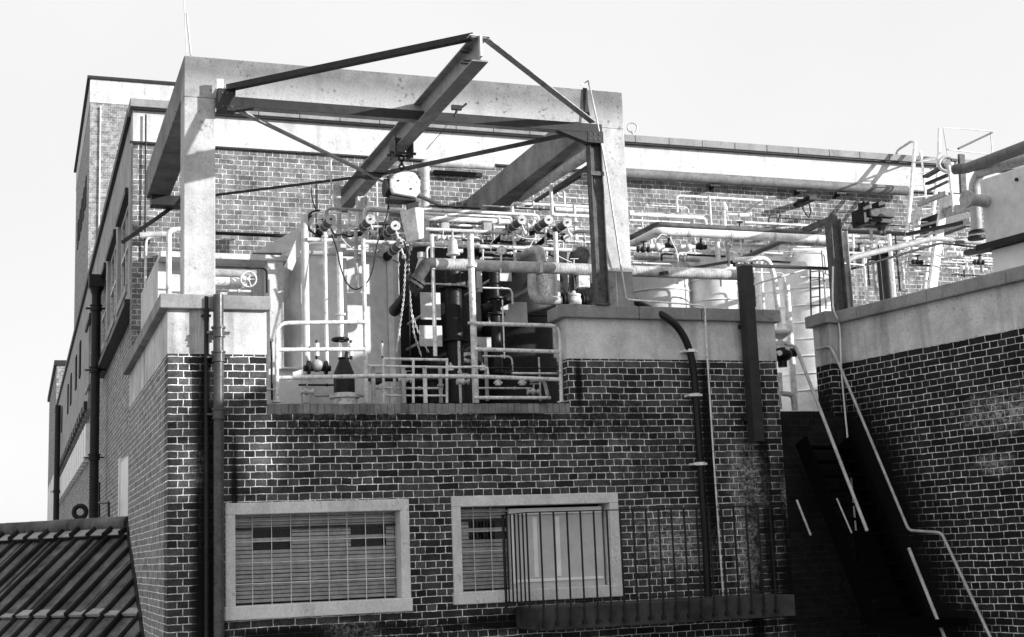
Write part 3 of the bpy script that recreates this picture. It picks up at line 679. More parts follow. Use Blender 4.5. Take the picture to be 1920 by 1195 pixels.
# capped vessel next to the right column
t4 = thing('pressure_vessel', tuple(P(1098, 570, 1.5)), 'dark round topped vessel tucked beside the right column', 'vessel')
q0, q1 = P(1098, 572, 1.5), P(1098, 470, 1.5)
MB().lathe((q0.x, 1.5, q0.z), [(.19, 0), (.19, q1.z-q0.z-.1), (.17, q1.z-q0.z-.03), (.1, q1.z-q0.z+.03), (.0, q1.z-q0.z+.05)], n=28).build('shell', M['rust'], t4)
MB().cyl((q0.x, 1.5, q0.z-.04), (q0.x, 1.5, q0.z+.01), .23, 24).build('base_ring', M['black'], t4)
# ---------------------------------------------------------------- long lagged pipe with its branches
lg = thing('lagged_pipe', tuple(P(815, 495, .9)), 'long thick lagged pipe crossing the terrace at mid height', 'pipe')
a = P(815, 495, .9); b = P(1388, 512, .9); b.z = a.z
main = MB().tube([a, b], .070, 18); x = a.x
while x < b.x: main.torus((x, .9, a.z), .0695, .0035, axis=(1,0,0), n=18, m=5); x += .035
main.build('run', M['lag'], lg)
q = P(786, 520, .9)
MB().tube(bend([a, Vector((a.x-.10, .9, a.z)), Vector((q.x-.02, .95, q.z-.02))], .1), .074, 16).build('elbow', M['rust'], lg)
fl_ = MB(); t_ = (Vector((q.x-.02, .95, q.z-.02))-Vector((a.x-.10, .9, a.z))).normalized(); e = Vector((q.x-.02, .95, q.z-.02))
fl_.cyl(e-t_*.02, e+t_*.01, .12, 20).cyl(e+t_*.03, e+t_*.06, .12, 20)
for k in range(8):
    an = 2*pi*k/8; s1 = t_.cross(Vector((0,1,0))).normalized(); s2 = t_.cross(s1); o_ = e+(s1*cos(an)+s2*sin(an))*.1; fl_.cyl(o_-t_*.04, o_+t_*.08, .01, 6)
fl_.build('flange', M['rust'], lg)
MB().box((a.x+1.3, .82, a.z-.078), (a.x+1.34, .98, a.z+.078)).build('clip', M['galv'], lg)
bv = thing('butterfly_valve', tuple(P(778, 540, 1.0)), 'dark flanged valve at the left end of the long lagged pipe', 'valve')
e2 = e+t_*.12; MB().cyl(e2-t_*.04, e2+t_*.05, .10, 20).build('body', M['black'], bv)
MB().tube([e2+t_*.05, e2+t_*.16, e2+t_*.2+Vector((-.02, .3, -.05))], .07, 14).build('tail_pipe', M['black'], bv)
MB().cyl(e2, P(790, 478, 1.0), .018, 8).cyl(P(790, 500, 1.0), P(790, 478, 1.0), .035, 12).cyl(P(790, 484, 1.0), P(790, 474, 1.0), .05, 12).build('stem', M['worn'], bv)
ppipe([(972, 486, 2.2), (992, 472, 1.6), (1011, 468, .95), (1017, 492, .95)], .058, M['lag'], 'short lagged branch bending down onto the long lagged pipe', rad=.12, seg=16)
ppipe([(997, 515, .9), (998, 563, .9), (1052, 564, .9)], .055, M['lag'], 'lagged branch dropping from the long pipe to the control valve', rad=.14, seg=16)
# control valve
cv = thing('control_valve', tuple(P(1076, 560, .9)), 'control valve with square actuator box beside the right column foot', 'valve')
q = P(1076, 562, .9)
MB().lathe((q.x, .9, q.z-.09), [(.05, 0), (.09, .02), (.10, .07), (.085, .12), (.09, .13), (.09, .15), (.03, .17), (.02, .2)], n=20).build('body', M['worn'], cv)
f_ = MB()
for dx in (-.15, -.115, .10, .135): f_.cyl((q.x+dx, .9, q.z), (q.x+dx+.02, .9, q.z), .085, 18)
f_.cyl((q.x-.15, .9, q.z), (q.x+.15, .9, q.z), .045, 12).build('flange', M['iron'], cv)
MB().tube([(q.x-.06, .9, q.z+.10), (q.x-.035, .9, q.z+.30), (q.x+.035, .9, q.z+.30), (q.x+.06, .9, q.z+.10)], .012, 8).cyl((q.x, .9, q.z+.08), (q.x, .9, q.z+.30), .012, 8).build('yoke', M['iron'], cv)
MB().box((q.x+.04, .82, q.z+.14), (q.x+.19, .98, q.z+.29)).build('actuator_box', M['worn'], cv, bevel=.008)
vpipe(944, 562, 672, 1.0, .009, M['white'], 'thin white tube running down in front of the wide black tank', rings=())
# posts
pb = vpipe(887, 440, 756, .62, .038, M['worn'], 'thick worn white post at the left end of the right railing', 'post', 'post', rings=(500, 606))
vpipe(1047, 436, 705, 1.3, .03, M['white'], 'tall white post close to the right railing corner', 'post', 'post')
vpipe(684, 448, 756, .42, .024, M['worn'], 'tall white pole closing the left railing', 'post', 'post', rings=(606,))
vpipe(813, 440, 668, .9, .024, M['white'], 'white pole under the long lagged pipe right of the chains', 'post', 'post', rings=(504,))
vpipe(611, 436, 706, 1.2, .022, M['white'], 'slim white pole in front of the broad grey tank, below the leftmost actuator', 'post', 'post', rings=(444,))
vpipe(638, 474, 640, 1.3, .036, M['white'], 'white pipe ending in a dark handwheel in front of the broad grey tank', 'pipe', 'pipe', rings=(590,))
hw = thing('handwheel', tuple(P(638, 637, 1.3)), 'dark handwheel on the white pipe above the dark cylinder', 'handwheel')
q = P(638, 637, 1.3); MB().torus(q, .085, .022, n=24, m=8).build('rim', M['black'], hw); MB().cyl(q-Vector((0,0,.03)), q+Vector((0,0,.03)), .03, 12).beam(q-Vector((.08,0,0)), q+Vector((.08,0,0)), .015, .015).beam(q-Vector((0,.08,0)), q+Vector((0,.08,0)), .015, .015).build('spoke', M['black'], hw)
vpipe(637, 642, 672, 1.3, .022, M['white'], 'short white stem between the handwheel and the dark cylinder')
# gauge bars : two white slim indicators with dark tips
for px, lb in ((594, 'white level indicator left of the handwheel'), (658, 'white level indicator right of the handwheel'), (717, 'thin white indicator above the small frame near the chains')):
    q = P(px, 668, 1.1); r_ = .03 if px < 700 else .015; i_ = thing('level_indicator', tuple(q), lb, 'indicator'); MB().cyl(q, q+Vector((0,0,.15)), r_, 12).build('tube', M['white'], i_); MB().cyl(q+Vector((0,0,.15)), q+Vector((0,0,.185)), r_*.5, 10).cyl(q-Vector((0,0,.04)), q, r_*.6, 10).build('cap', M['black'], i_)
# dark cylinder on pale base
dc = thing('filter_vessel', tuple(P(645, 755, .7)), 'dark domed cylinder standing on a pale flanged base behind the left railing', 'vessel')
q0 = P(646, 757, .7); q1 = P(646, 672, .7); h = q1.z-q0.z
MB().lathe((q0.x, .7, q0.z-.1), [(.145, 0), (.145, .15), (.17, .16), (.17, .205), (.13, .215)], n=28).build('base', M['worn'], dc)
MB().lathe((q0.x, .7, q0.z+.11), [(.118, 0), (.118, h*.42), (.112, h*.46), (.055, h*.74), (.055, h*.8)], n=28).build('shell', M['tankdark'], dc)
MB().torus((q0.x, .7, q0.z+.11+h*.78), .052, .014, n=20).cyl((q0.x+.02, .7, q0.z+.1+h*.78), (q0.x+.04, .7, q0.z+.1+h*.95), .02, 10).build('neck_ring', M['black'], dc)
# round dial body left of it
rdv = thing('ball_valve', tuple(P(594, 690, 1.1)), 'round valve body with flanges left of the dark cylinder', 'valve')
q = P(594, 686, 1.1); MB().sphere(q, .075, 16, 10).build('body', M['greypipe'], rdv); MB().cyl(q+Vector((-.11,0,-.02)), q+Vector((-.08,0,-.02)), .08, 16).cyl(q+Vector((.09,0,-.02)), q+Vector((.12,0,-.02)), .08, 16).cyl(q+Vector((-.15,0,-.03)), q+Vector((.16,0,-.03)), .035, 12).build('flange', M['iron'], rdv)
# ---------------------------------------------------------------- railings on the low wall
RYr = .16
def rail(name, runs, label, mat=M['worn'], r=.023, feet=()):
    t = thing(name, tuple(P(*runs[0][0], RYr)), label, 'railing')
    for kind, pts in [(('top_rail' if i == 0 else 'rail'), p) for i, p in enumerate(runs)]:
        w_ = [P(x, y, RYr) for x, y in pts]
        MB().tube(bend(w_, .12), r, 12).build(kind, mat, t)
    for (x, y) in feet: q = P(x, y, RYr); MB().cyl(q, q+Vector((0,0,.015)), .05, 14).build('foot', mat, t)
    return t
rail('railing', [[(519, 754), (519, 606), (684, 604)], [(521, 656), (684, 655)], [(521, 709), (700, 705)]], 'left white tubular railing with one rounded corner on the low wall', feet=((519, 755),))
rail('railing', [[(889, 607), (1050, 611), (1053, 754)], [(889, 655), (1052, 660)], [(700, 705), (889, 706), (1053, 712)]], 'right white tubular railing with one rounded corner on the low wall', feet=((1053, 755),))
# small frame between the railings
sf = thing('pipe_stand', tuple(P(777, 755, .35)), 'small light stand of rails and legs between the two railings', 'stand')
for x in (719, 775, 838):
    q0, q1 = P(x, 756, .35), P(x, 672, .35); MB().tube([q0, q1], .016, 8).build('leg', M['worn'], sf)
MB().tube([P(719, 673, .35), P(838, 675, .35)], .016, 8).build('rail', M['worn'], sf)
MB().tube([P(690, 686, .45), P(840, 689, .45), P(905, 688, .45), P(914, 690, .45), P(915, 702, .45)], .014, 8).build('rail', M['white'], sf)
for x, lb in ((700, 'leftmost'), (757, 'middle'), (797, 'right-hand')):
    vpipe(x, 686, 756, .5, .024, M['lag'] if x < 790 else M['white'], lb + ' of the three short stand pipes between the railings', group=None)
hpipe(888, 1032, 746, .4, .02, M['white'], 'low white pipe lying behind the foot of the right railing')
hpipe(960, 1066, 700, .5, .012, M['white'], 'thin white pipe behind the right railing post')
ppipe([(995, 714, .6), (1020, 712, .6), (1027, 742, .6)], .022, M['lag'], 'small bent pipe end low behind the right railing')
for i, (px, py) in enumerate(((934, 718), (979, 718), (845, 690), (905, 690))):
    q = P(px, py, .8); mb = MB().cyl(q-Vector((0,0,.03)), q+Vector((0,0,.03)), .035, 12).cyl(q-Vector((.05,0,0)), q+Vector((.05,0,0)), .015, 8).cyl(q, q+Vector((0,0,.06)), .01, 8)
    tag(mb.build('pipe_fitting', M['worn']), ('pale pipe fitting hanging low in the dark behind the right railing', 'second pale pipe fitting, nearer the right railing corner', 'pale pipe fitting by the small stand', 'pale pipe fitting just right of the thick worn post')[i], 'fitting')
hpipe(690, 845, 712, .9, .022, M['black'], 'dark pipe behind the small stand between the railings')
hpipe(488, 520, 731, .35, .014, M['worn'], 'short stub rail joining the left railing to the pier')
ppipe([(508, 640, .35), (509, 660, .35), (510, 750, .35)], .012, M['black'], 'black cable down beside the left railing foot')
# cross channels and racks
hpipe(576, 1122, 449, 1.45, .026, M['worn'], 'long pale support rail carrying the actuators', cat='rail', name='support_rail')
hpipe(576, 716, 474, 1.5, .028, M['greypipe'], 'short grey rail just below the long support rail', cat='rail', name='support_rail')
vpipe(573, 404, 756, 1.5, .045, M['tank'], 'pale upright at the left edge of the broad grey tank', 'post', 'post')
hpipe(612, 745, 391, 2.3, .020, M['greypipe'], 'dull grey pipe starting with a down bend above the leftmost actuator', ends=(-.22, None))
hpipe(683, 764, 390, 2.1, .022, M['white'], 'short white pipe bent down above the second actuator', ends=(-.25, None), rings=(690,))
hpipe(795, 1009, 393, 2.3, .022, M['white'], 'white pipe right of the hoist, uppermost of three, bent down at its right end', ends=(None, -.16))
hpipe(795, 958, 400, 2.2, .017, M['white'], 'slim white pipe right of the hoist, middle of three', ends=(None, -.1))
hpipe(795, 955, 409, 2.1, .036, M['white'], 'thick white pipe right of the hoist, lowest of three', rings=(935,))
hpipe(798, 977, 430, 2.0, .024, M['worn'], 'worn white pipe running below the thick white pipe')
hpipe(820, 960, 421, 2.9, .018, M['white'], 'slender white pipe deep behind the three pipes')
hpipe(960, 1120, 381, 2.6, .022, M['white'], 'white pipe with down bend below the right side beam', ends=(-.18, None), rings=(1000,))
hpipe(1037, 1120, 403, 2.2, .025, M['white'], 'white pipe meeting the steel stanchion above the rightmost actuator')
hpipe(1040, 1122, 393, 2.8, .036, M['worn'], 'stout pale pipe behind the steel stanchion')
vpipe(1034, 345, 404, 2.2, .022, M['white'], 'upright white pipe stub left of the steel stanchion')
vpipe(1058, 360, 384, 2.6, .016, M['white'], 'short thin white stub beside the steel stanchion')
ppipe([(1058, 452, 1.8), (1080, 434, 1.8), (1113, 434, 1.3), (1119, 500, 1.2)], .026, M['lag'], 'arched pale pipe over the dark round topped vessel', rad=.12)
vpipe(636, 365, 470, 2.6, .03, M['lag'], 'capped vent pipe rising behind the leftmost actuator', rings=(352,)); 
vpipe(632, 348, 392, 2.6, .05, M['lag'], 'stubby cowl on top of the vent pipe', 'vent_cowl', 'vent')
vpipe(621, 300, 392, 2.5, .009, M['galv'], 'thin vertical rod beside the vent cap', 'rod', 'rod')
vpipe(707, 300, 450, 4.6, .012, M['white'], 'thin white conduit on the rear brick wall behind the lifting beam', 'conduit', 'conduit')
for (x, y) in ((845, 425), (885, 428), (912, 423)): pass
# brackets under the pipe rack
for i, px in enumerate((833, 912)):
    q = P(px, 425, 2.1); tag(MB().box((q.x-.055, 2.05, q.z-.1), (q.x+.055, 2.15, q.z+.07)).box((q.x-.07, 2.03, q.z+.05), (q.x+.07, 2.17, q.z+.07)).build('pipe_bracket', M['greypipe'], bevel=.005), ('grey pipe bracket right of the chain hoist', 'grey pipe bracket in the middle of the pipe rack')[i], 'bracket')
# relief valve (cone)
q = P(850, 492, .9); rv_ = thing('relief_valve', tuple(q), 'cone shaped relief valve standing on the long lagged pipe', 'valve')
MB().lathe(q+Vector((0,0,.03)), [(.03, 0), (.03, .05), (.065, .06), (.065, .12), (.045, .24), (.015, .27), (.012, .36)], n=18).build('body', M['lag'], rv_)
MB().lathe(q+Vector((0,0,.085)), [(.08, 0), (.08, .02)], n=18).cyl(q+Vector((.05,0,.14)), q+Vector((.12,0,.14)), .025, 10).build('outlet', M['worn'], rv_)
# gauge
q = P(940, 470, .85); gg = thing('pressure_gauge', tuple(P(939, 510, .85)), 'round white pressure gauge on a stem over the long lagged pipe', 'gauge')
MB().cyl(q+Vector((0,-.02,0)), q+Vector((0,.02,0)), .05, 20).build('dial', M['white'], gg); MB().torus(q+Vector((0,-.02,0)), .05, .006, axis=(0,1,0)).build('rim', M['galv'], gg)
MB().tube([q, P(939, 512, .85)], .011, 8).build('stem', M['white'], gg)
# ---------------------------------------------------------------- actuators
def actuator(loc):
    t = thing('valve_actuator', (0,0,0), 'x', 'actuator', 'valve actuators on the support rail')
    MB().cyl((0, .0, 0), (0, .42, -.01), .055, 18).build('cylinder', M['rust'], t)
    MB().cyl((0, -.022, 0), (0, .0, 0), .060, 20).build('end_disc', M['disc'], t)
    MB().cyl((0, -.034, 0), (0, -.022, 0), .014, 10).build('boss', M['steel'], t)
    MB().tube([(0, .42, -.01), (0, .62, -.02), (0, 1.05, -.05)], .034, 12, rs=[.03, .036, .03]).cyl((0,.60,-.02), (0,.66,-.02), .055, 12).build('stem', M['iron'], t)
    MB().tube([(.02, .05, -.05), (.04, .03, -.13)], .012, 6).sphere((.045, .02, -.155), .03, 10, 6).build('pilot_valve', M['white'], t)
    MB().torus((0, .2, -.003), .057, .008, axis=(0,1,0)).build('band', M['galv'], t); MB().torus((0, .36, -.006), .057, .008, axis=(0,1,0)).build('band', M['galv'], t)
    return t
AL = (((620, 412), 1.45, 'actuator with white disc, leftmost, above the slim white pole'), ((694, 412), 1.45, 'actuator with white disc directly above the tall white pole'),
      ((741, 424), 1.3, 'actuator with white disc, upper one left of the chain bucket'), ((751, 457), 1.15, 'actuator with white disc, lowest, just above the hanging chains'),
      ((978, 413), 1.45, 'actuator with white disc, left of the cluster near the steel stanchion'), ((1028, 413), 1.5, 'actuator with white disc, middle of the cluster near the steel stanchion'), ((1063, 418), 1.25, 'actuator with white disc, nearest the steel stanchion'))
ac = None
for (pp, Y, lb) in AL:
    q = P(*pp, Y)
    if ac is None: ac = o = actuator(q)
    else: o = copy_tree(ac)
    o.location = q; o['label'] = lb
# cables
def wire(pts, r, mat, label, cat='cable', sub=6):
    q = [P(*p) for p in pts]; out = []
    for i in range(len(q)-1):
        p0, p1, p2, p3 = q[max(i-1,0)], q[i], q[i+1], q[min(i+2, len(q)-1)]
        for k in range(sub):
            t = k/sub; out.append(.5*((2*p1)+(p2-p0)*t+(2*p0-5*p1+4*p2-p3)*t*t+(3*p1-p0-3*p2+p3)*t**3))
    out.append(q[-1]); return tag(MB().tube(out, r, 6).build('cable' if cat == 'cable' else cat.replace(' ', '_'), mat), label, cat)
wire([(727, 330, .9), (728, 385, .9), (722, 415, .9), (708, 455, .9), (700, 500, .9), (688, 530, .9), (666, 543, .9), (648, 527, .9), (637, 495, .9), (632, 470, .9), (622, 440, 1.0)], .009, M['cable'], 'black cable hanging in a deep loop before the broad grey tank')
wire([(600, 395, 1.5), (585, 398, 1.5), (576, 412, 1.5), (580, 430, 1.5), (592, 440, 1.5)], .012, M['cable'], 'short black cable looping left of the leftmost actuator')
wire([(620, 428, 1.4), (628, 440, 1.4), (645, 440, 1.4), (657, 444, 1.4), (672, 436, 1.4)], .012, M['cable'], 'black cable sagging between the first two actuators')
wire([(583, 352, 2.5), (586, 375, 2.5), (592, 394, 2.5)], .007, M['cable'], 'thin black cable dropping past the vent pipe')
wire([(925, 450, 1.0), (919, 462, 1.0), (924, 474, 1.0), (938, 478, 1.0), (950, 470, 1.0)], .006, M['wirelight'], 'pale wire looped around the pressure gauge')
wire([(960, 462, 1.1), (966, 468, 1.1), (982, 470, 1.1), (992, 464, 1.1), (1000, 450, 1.1)], .006, M['wirelight'], 'pale wire looped right of the pressure gauge')
wire([(968, 440, 1.2), (980, 446, 1.2), (1000, 448, 1.2), (1008, 440, 1.2)], .006, M['wirelight'], 'pale wire hanging from the actuator cluster')
wire([(1038, 466, 1.3), (1044, 478, 1.3), (1062, 488, 1.3), (1072, 492, 1.3)], .006, M['wirelight'], 'pale wire trailing onto the long lagged pipe')
wire([(745, 326, ty), (731, 350, ty), (728, 366, ty), (730, 392, ty)], .008, M['cable'], 'black cable hanging down left of the hoist body')
wire([(640, 446, 1.3), (655, 462, 1.3), (676, 470, 1.3), (700, 466, 1.3)], .006, M['wirelight'], 'pale wire strung across the top of the broad grey tank')
wire([(585, 405, 1.5), (578, 412, 1.5), (570, 450, 1.5), (568, 455, 1.5)], .008, M['cable'], 'black cable tied down the pale upright')
wire([(860, 205, 0.0), (830, 245, .6), (800, 280, 1.2)], .004, M['cable'], 'fine wire slanting below the lifting beam')
# lagged pipe below right side beam
cpz = P(1112, 285, .5)
ppipe([(1110, 284, .6), (945, 390, 4.6)], .075, M['lag'], 'ribbed pale pipe running back beneath the right side beam', seg=16)
ppipe([(1115, 305, .6), (985, 390, 4.6)], .03, M['steel'], 'dark rail running back below the ribbed pale pipe', name='rail', cat='rail')
ppipe([(1088, 318, 1.6), (1088, 330, 1.6), (1036, 362, 2.6)], .03, M['steel'], 'short dark hanger rail left of the steel stanchion', name='rail', cat='rail')
# ================================================================ left details
vv = thing('gate_valve', tuple(P(466, 525, .9)), 'pipe stub with white spoked handwheel left of the pale doorway frame', 'valve')
q = P(466, 524, .85); MB().torus(q, .085, .011, axis=(.3,1,.1), n=24).build('handwheel', M['white'], vv)
sp_ = MB()
for k in range(5): an = 2*pi*k/5; sp_.cyl(q, q+Vector((cos(an)*.085, -.02*cos(an), sin(an)*.085)), .008, 6)
sp_.cyl(q+Vector((0,-.02,0)), q+Vector((-.03,.2,-.02)), .02, 8).build('spoke', M['white'], vv)
MB().lathe(q+Vector((-.05,.16,-.01)), [(.05, 0), (.06, .03), (.06, .08), (.04, .1)], axis=(-1,.2,0)).build('body', M['worn'], vv)
hpipe(398, 462, 528, 1.0, .055, M['white'], 'thick white pipe leading to the spoked handwheel', rings=(455,))
hpipe(398, 480, 512, 1.4, .05, M['greypipe'], 'grey pipe above the thick white pipe on the left pier')
wb = thing('plant_housing', tuple(P(465, 600, 1.8)), 'whitewashed housing frame behind the left pier', 'housing')
a, b = P(398, 474, 1.9), P(540, 490, 1.9)
MB().box((a.x-.6, 1.9, b.z), (b.x, 2.2, a.z)).build('lintel', M['whitewash'], wb, bevel=.006)
a2, b2 = P(502, 488, 1.9), P(534, 760, 1.9)
MB().box((a2.x, 1.91, 5.9), (b2.x, 2.2, b.z-.002)).build('jamb', M['whitewash'], wb, bevel=.006)
a3 = P(398, 500, 2.25); MB().box((a3.x-.6, 2.25, 5.9), (a2.x+.2, 2.3, b.z+.1)).build('wall', M['whitewash'], wb)
MB().box((a.x-.6, 2.2, 5.9), (a.x-.5, 4.6, a.z)).build('side', M['whitewash'], wb)
ib = MB(); a4, b4 = P(520, 690, 1.7), P(566, 756, 1.7)
tag(MB().box((a4.x, 1.70, 5.9), (b4.x, 1.78, a4.z)).box((a4.x, 1.62, a4.z-.02), (b4.x, 1.70, a4.z)).build('sunlit_patch_box', M['panel'], bevel=.006), 'white box standing for the sunlit patch low behind the left railing corner', 'box')  # white box put where sunlight whitens the wall behind the railing
hpipe(400, 560, 437, 4.4, .025, M['iron'], 'dark horizontal rail on the rear wall left of the hood', name='rail', cat='rail')
ppipe([(262, 442, 5.0), (285, 440, 5.0), (312, 440, 5.0)], .045, M['lag'], 'pale horizontal pipe at the corner of the rear wall', seg=12)
ppipe([(316, 555, 1.0), (317, 432, 1.0), (340, 430, 1.0)], .03, M['white'], 'white pipe bent over beside the left column', rad=.12)
ppipe([(272, 560, 5.0), (274, 445, 5.0), (300, 444, 5.0)], .018, M['white'], 'slim pipe angled at the rear wall corner', rad=.1)
vpipe(272, 215, 640, 5.15, .012, M['cable'], 'dark conduit down the rear wall corner', 'conduit', 'conduit')
# downpipes -----------------------------------------------------
def downpipe(px, y0, y1, Y, r, collars, mat, label, hopper=False, plane='Y', X=None):
    if plane == 'Y': q0, q1 = P(px, y0, Y), P(px, y1, Y); q0 = Vector(((q0.x+q1.x)/2, Y, q0.z)); q1 = Vector((q0.x, Y, q1.z))
    else: q = aX(px, (y0+y1)/2, X); q0 = Vector((X, q.y, aX(px, y0, X).z)); q1 = Vector((X, q.y, aX(px, y1, X).z))
    q1.z = min(q1.z, q1.z) - (3 if y1 >= 1190 else 0)
    t = thing('downpipe', (q1.x, q1.y, max(q1.z, 0)), label, 'downpipe')
    MB().tube([Vector((q1.x, q1.y, max(q1.z, 0))), q0], r, 18).build('pipe', mat, t)
    for cy in collars:
        z = (P(px, cy, Y) if plane == 'Y' else aX(px, cy, X)).z
        MB().cyl((q0.x, q0.y, z-.05), (q0.x, q0.y, z+.03), r*1.18, 18).cyl((q0.x, q0.y, z+.03), (q0.x, q0.y, z+.05), r*1.4, 18).cyl((q0.x, q0.y, z-.06), (q0.x, q0.y, z-.05), r*1.35, 18).box((q0.x-r*2.2, q0.y-.01, z-.02), (q0.x+r*2.2, q0.y+.10, z)).build('collar', mat, t)
    if hopper: MB().box((q0.x-.14, q0.y-.14, q0.z-.05), (q0.x+.14, q0.y+.14, q0.z+.18)).lathe((q0.x, q0.y, q0.z-.2), [(r, 0), (.13, .15)], n=14).build('hopper_head', mat, t)
    return t
downpipe(410, 553, 1195, -.13, .053, (622, 668, 775), M['downpipe'], 'dark glossy downpipe with three collars on the left pier')
downpipe(387, 556, 1195, -.06, .022, (590,), M['iron'], 'thin black pipe just left of the collared downpipe')
downpipe(178, 545, 972, 0, .085, (585, 695, 855), M['iron'], 'stout black downpipe with hopper on the side wall', True, 'X', XR-.12)
downpipe(107, 768, 976, 0, .10, (920,), M['iron'], 'farthest black downpipe near the end of the side wall', False, 'X', XR-.15)
# stair-like iron bits on the side wall
q = aX(196, 945, 1.3); tag(MB().tube([aX(186, 905, 1.25), aX(186, 970, 1.25)], .02, 6).tube([aX(186, 943, 1.25), aX(204, 943, 1.25)], .02, 6).tube([aX(204, 943, 1.25), aX(204, 972, 1.25)], .02, 6).build('iron_bracket', M['iron']), 'small black iron bracket above the tiled roof ridge', 'bracket')
q = aX(150, 960, 1.2); tag(MB().torus(q, .12, .05, axis=(.2,1,0), n=20).build('coiled_hose', M['iron']), 'dark ring shape above the tiled roof ridge on the far side wall', 'hose reel')
# black pipe down the right pier --------------------------------
bp_ = thing('drain_pipe', tuple(P(1330, 1120, -.1)), 'black pipe curving out over the coping and down the right pier', 'drain pipe')
pts = [P(1192, 566, .3), P(1215, 578, .1), P(1250, 596, -.10), P(1275, 620, -.12), P(1292, 655, -.12), P(1301, 700, -.12), P(1307, 780, -.12)]
top = pts[-1]; pts.append(Vector((P(1322, 1000, -.12).x, -.12, P(1322, 1000, -.12).z))); pts.append(Vector((P(1328, 1120, -.12).x, -.12, P(1328, 1120, -.12).z)))
sm = []
for i in range(len(pts)-1):
    p0, p1, p2, p3 = pts[max(i-1,0)], pts[i], pts[i+1], pts[min(i+2, len(pts)-1)]
    for k in range(6):
        t = k/6; sm.append(.5*((2*p1)+(p2-p0)*t+(2*p0-5*p1+4*p2-p3)*t*t+(3*p1-p0-3*p2+p3)*t**3))
sm.append(pts[-1])
MB().tube(sm, .043, 16).build('pipe', M['black'], bp_)
for (x, y) in ((1295, 658), (1304, 741), (1313, 870)):
    q = P(x, y, -.12); MB().box((q.x-.085, -.13, q.z-.012), (q.x+.085, -.0, q.z+.012)).cyl((q.x, -.12, q.z-.018), (q.x, -.12, q.z+.018), .058, 14).build('clamp', M['white'], bp_)
# conductor strip ------------------------------------------------
ls = thing('conductor_strip', tuple(P(1325, 590, -.02)), 'thin white strip falling from the frame top across the right pier', 'conductor strip')
MB().tube([P(1090, 160, -.02), P(1103, 151, -.02), P(1121, 235, -.12), P(1139, 330, -.12), P(1173, 558, -.03), P(1178, 562, -.03)], .012, 8).build('upper_run', M['galv'], ls)
MB().tube([P(1178, 562, -.09), P(1316, 573, -.09), P(1322, 580, -.09), P(1323, 620, -.05), P(1338, 860, -.05), P(1356, 1118, -.05)], .011, 8).build('lower_run', M['white'], ls)
tag(MB().tube([P(1094, 165, .01), P(1105, 217, .01)], .012, 6).box((P(1094,165,0).x, 0, P(1094,210,0).z), (P(1101,165,0).x, .015, P(1094,165,0).z)).build('earthing_bar', M['steel']), 'short dark bar fixed to the beam beside the strip top', 'bar')
# steel post against right pier ----------------------------------
sp2 = thing('steel_post', tuple(P(1415, 830, -.15)), 'rusty steel channel post fixed to the outside of the right pier', 'post')
a, b = P(1396, 500, -.15), P(1418, 828, -.15); X_ = (a.x+b.x)/2
MB().channel((X_, -.15, b.z), (X_, -.15, a.z), .15, .13, .012, up=(1,0,0)).build('channel', M['steel'], sp2)
MB().box((X_-.1, -.09, b.z+.25), (X_+.1, -.0, b.z+.31)).build('cleat', M['iron'], sp2)
MB().box((X_-.1, -.09, a.z-.75), (X_+.1, -.07, a.z-.7)).build('cleat', M['iron'], sp2)
a = P(1375, 497, .3); tag(MB().box((a.x, .25, a.z-.02), (P(1570, 497, .3).x, .32, a.z+.01)).build('flat_bar', M['iron']), 'thin black bar level with the top of the rusty post', 'bar')
# ================================================================ area right of the column
hpipe(1180, 1322, 402, 2.6, .026, M['white'], 'white pipe right of the right column ending in a down bend', ends=(None, -.2))
hpipe(1180, 1292, 413, 2.5, .016, M['white'], 'thin white pipe under the down bent white pipe')
hpipe(1180, 1320, 397, 3.4, .018, M['worn'], 'worn thin pipe behind the down bent white pipe', rings=(1210, 1250))
hpipe(1268, 1428, 367, 3.0, .018, M['white'], 'hoop of white pipe against the rear brick wall', ends=(-.25, None), rings=(1329,))
tag(MB().sphere(P(1436, 371, 3.0), .03, 10, 8).cyl(P(1436, 371, 3.0), P(1395, 398, 3.6), .02, 8).build('ball_end_cap', M['galv']), 'small ball ended cap at the tip of the white hoop pipe', 'valve')  # end cap of the hoop pipe with its ball
vpipe(1332, 372, 424, 3.0, .016, M['white'], 'thin upright under the white hoop pipe')
vpipe(1358, 392, 428, 2.8, .028, M['white'], 'stubby white upright on the rear pipe rack')
tag(MB().lathe(P(1358, 394, 2.8), [(.05, 0), (.05, .04), (.02, .12)], n=14).build('vent_cowl', M['white']), 'white pointed cap on the stubby upright', 'vent')
q = P(1378, 404, 2.9); tag(MB().tube([P(1362, 402, 2.9), P(1400, 404, 2.9)], .02, 8).cyl(P(1385, 404, 2.9), P(1404, 404, 2.9), .035, 12).sphere(P(1406, 402, 2.9), .035, 10, 8).build('pipe_fitting', M['worn']), 'pale fitting sticking out right of the pointed cap', 'fitting')
lp = thing('lagged_pipe', tuple(P(1400, 447, 1.9)), 'thick white lagged pipe high up right of the right column', 'pipe')
MB().tube(bend([P(1182, 460, 2.7), P(1234, 434, 1.9), Vector((P(1566, 454, 1.9).x, 1.9, P(1234, 434, 1.9).z))], .1), .058, 16).build('run', M['white'], lp)
q = P(1234, 434, 1.9)
for px in (1290, 1370, 1450, 1530): x = P(px, 445, 1.9).x; MB().cyl((x-.02, 1.9, q.z), (x+.02, 1.9, q.z), .062, 16).build('band', M['lag'], lp)
ppipe([(1182, 446, 2.9), (1232, 420, 2.0), (1290, 424, 2.0), (1565, 440, 2.0)], .036, M['rust'], 'dark bent pipe just above the thick white lagged pipe')
hpipe(1396, 1530, 417, 3.5, .014, M['white'], 'thin white conduit across the rear brick wall', name='conduit', cat='conduit')
hpipe(1180, 1372, 466, 2.2, .03, M['white'], 'white pipe under the thick white lagged pipe', rings=(1240, 1300))
